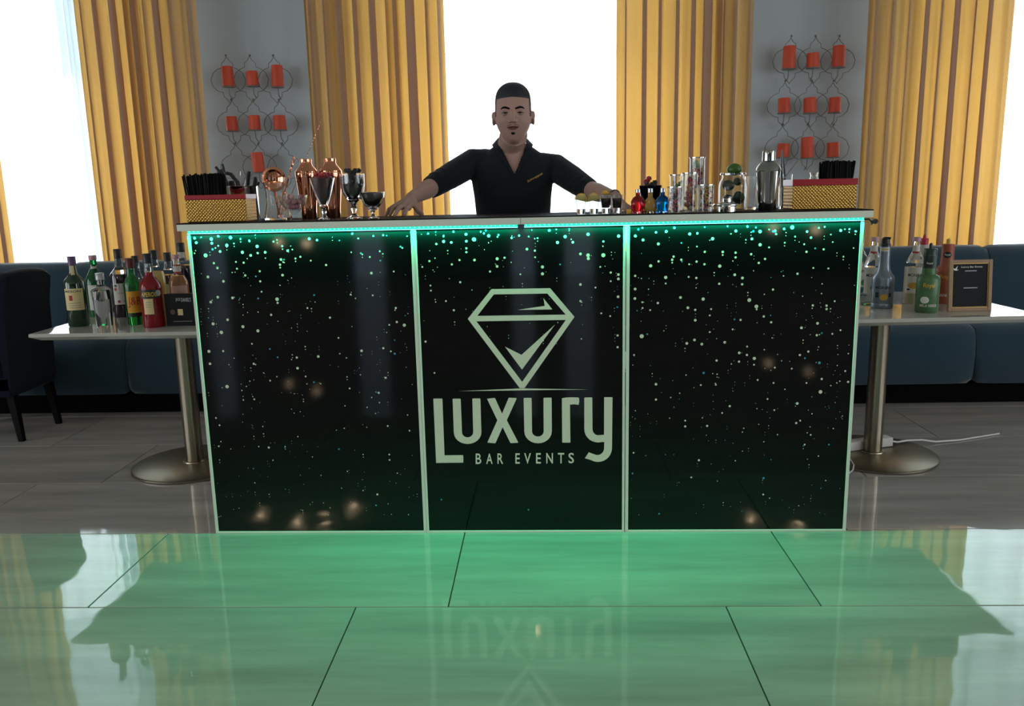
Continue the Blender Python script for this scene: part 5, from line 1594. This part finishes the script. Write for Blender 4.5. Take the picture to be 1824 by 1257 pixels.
for sg in (-1, 1):
    bm = NB()
    tube(bm, [onface(sg * x, z, .0002) for x, z in ((.011, .0175), (.020, .0205), (.031, .0240), (.041, .0235), (.049, .0185))], [.0028, .0040, .0043, .0036, .0018], 8)
    obj('eyebrow', bm, browm, man)
    e = hb + Vector((sg * .0315, -.0795, .001))
    bm = NB(); ball(bm, e, .0125, 16, 12); ey = obj('eye', bm, eyew, man)
    bm = NB(); ball(bm, e + Vector((0, -.0085, .0008)), [.0072, .0048, .0068], 12, 8); obj('iris', bm, irism, ey)
    bm = NB()
    for up in (1, -1):
        tube(bm, [e + Vector((dx, -.0118 + abs(dx) * .30, up * (.0052 if up > 0 else .0046) * (1 - (dx / .0165) ** 2) + .0)) for dx in (-.0155, -.010, -.004, .002, .008, .0130, .0155)], .0025 if up > 0 else .0019, 8)
    obj('eyelid', bm, skin, ey)
    bm = NB(); tube(bm, [e + Vector((dx, -.0148 + abs(dx) * .30, .0050 * (1 - (dx / .0165) ** 2) - .0012)) for dx in (-.0145, -.008, 0, .008, .0145)], .0011, 6); obj('lashes', bm, browm, ey)
bm = NB()
tube(bm, [onface(x, z, .0003) for x, z in ((-.026, -.0565), (-.014, -.0545), (-.004, -.0535), (0, -.0545), (.004, -.0535), (.014, -.0545), (.026, -.0560))], [.0008, .0026, .0032, .0028, .0032, .0026, .0008], 8)
tube(bm, [onface(x, z, .0003) for x, z in ((-.024, -.0580), (-.012, -.0620), (0, -.0632), (.012, -.0620), (.024, -.0578))], [.0008, .0034, .0040, .0034, .0008], 8)
lp = obj('lips', bm, lipm, man)
bm = NB(); tube(bm, [onface(x, z, .0026) for x, z in ((-.024, -.0570), (-.012, -.0580), (0, -.0583), (.012, -.0580), (.024, -.0568))], [.0005, .0010, .0011, .0010, .0005], 6); obj('mouth_line', bm, browm, lp)
bm = NB(); q = onface(0, -.079, -.0008); ball(bm, q, [.0085, .0030, .0075], 12, 8); obj('goatee', bm, browm, man)
bm = NB()
for sg in (-1, 1):
    tube(bm, [onface(sg * x, z, -.0006) for x, z in ((.003, -.0455), (.012, -.0465), (.021, -.0490), (.027, -.0530))], [.0012, .0016, .0014, .0008], 6)
obj('moustache_stubble', bm, fadem, man)

# trousers, belt, shoes
bm = NB()
loft(bm, [(tc, .052, .80, .165, .112), (tc, .052, .90, .182, .124), (tc, .045, .985, .176, .118)], 28)
for sg in (-1, 1):
    limb(bm, [Vector((tc + sg * .085, .048, .86)), Vector((tc + sg * .12, .022, .50)), Vector((tc + sg * .14, .065, .085))], [.094, .068, .058])
remesh('trousers', bm, .007, trousm, man, smooth=5)
for sg in (-1, 1):
    bm = NB(); x = tc + sg * .145
    loft(bm, [(x, .0, 0.0, .048, .145), (x, .0, .02, .050, .148), (x, .004, .05, .047, .135), (x, .05, .085, .040, .075), (x, .07, .12, .040, .045)], 24)
    obj('shoe', bm, shoem, man, angle=60)
# bracelet on the left wrist
bm = NB()
ax = (wrL - elL).normalized(); q1 = ax.cross(Vector((0, 0, 1))).normalized(); q2 = ax.cross(q1)
cc = elL.lerp(wrL, .93)
for i in range(26):
    a = 2 * pi * i / 26
    ball(bm, cc + (q1 * cos(a) + q2 * sin(a)) * .0315, .0040, 7, 5)
br = obj('bracelet', bm, mat('grey beads', '6e6c68', .3, .5), man)
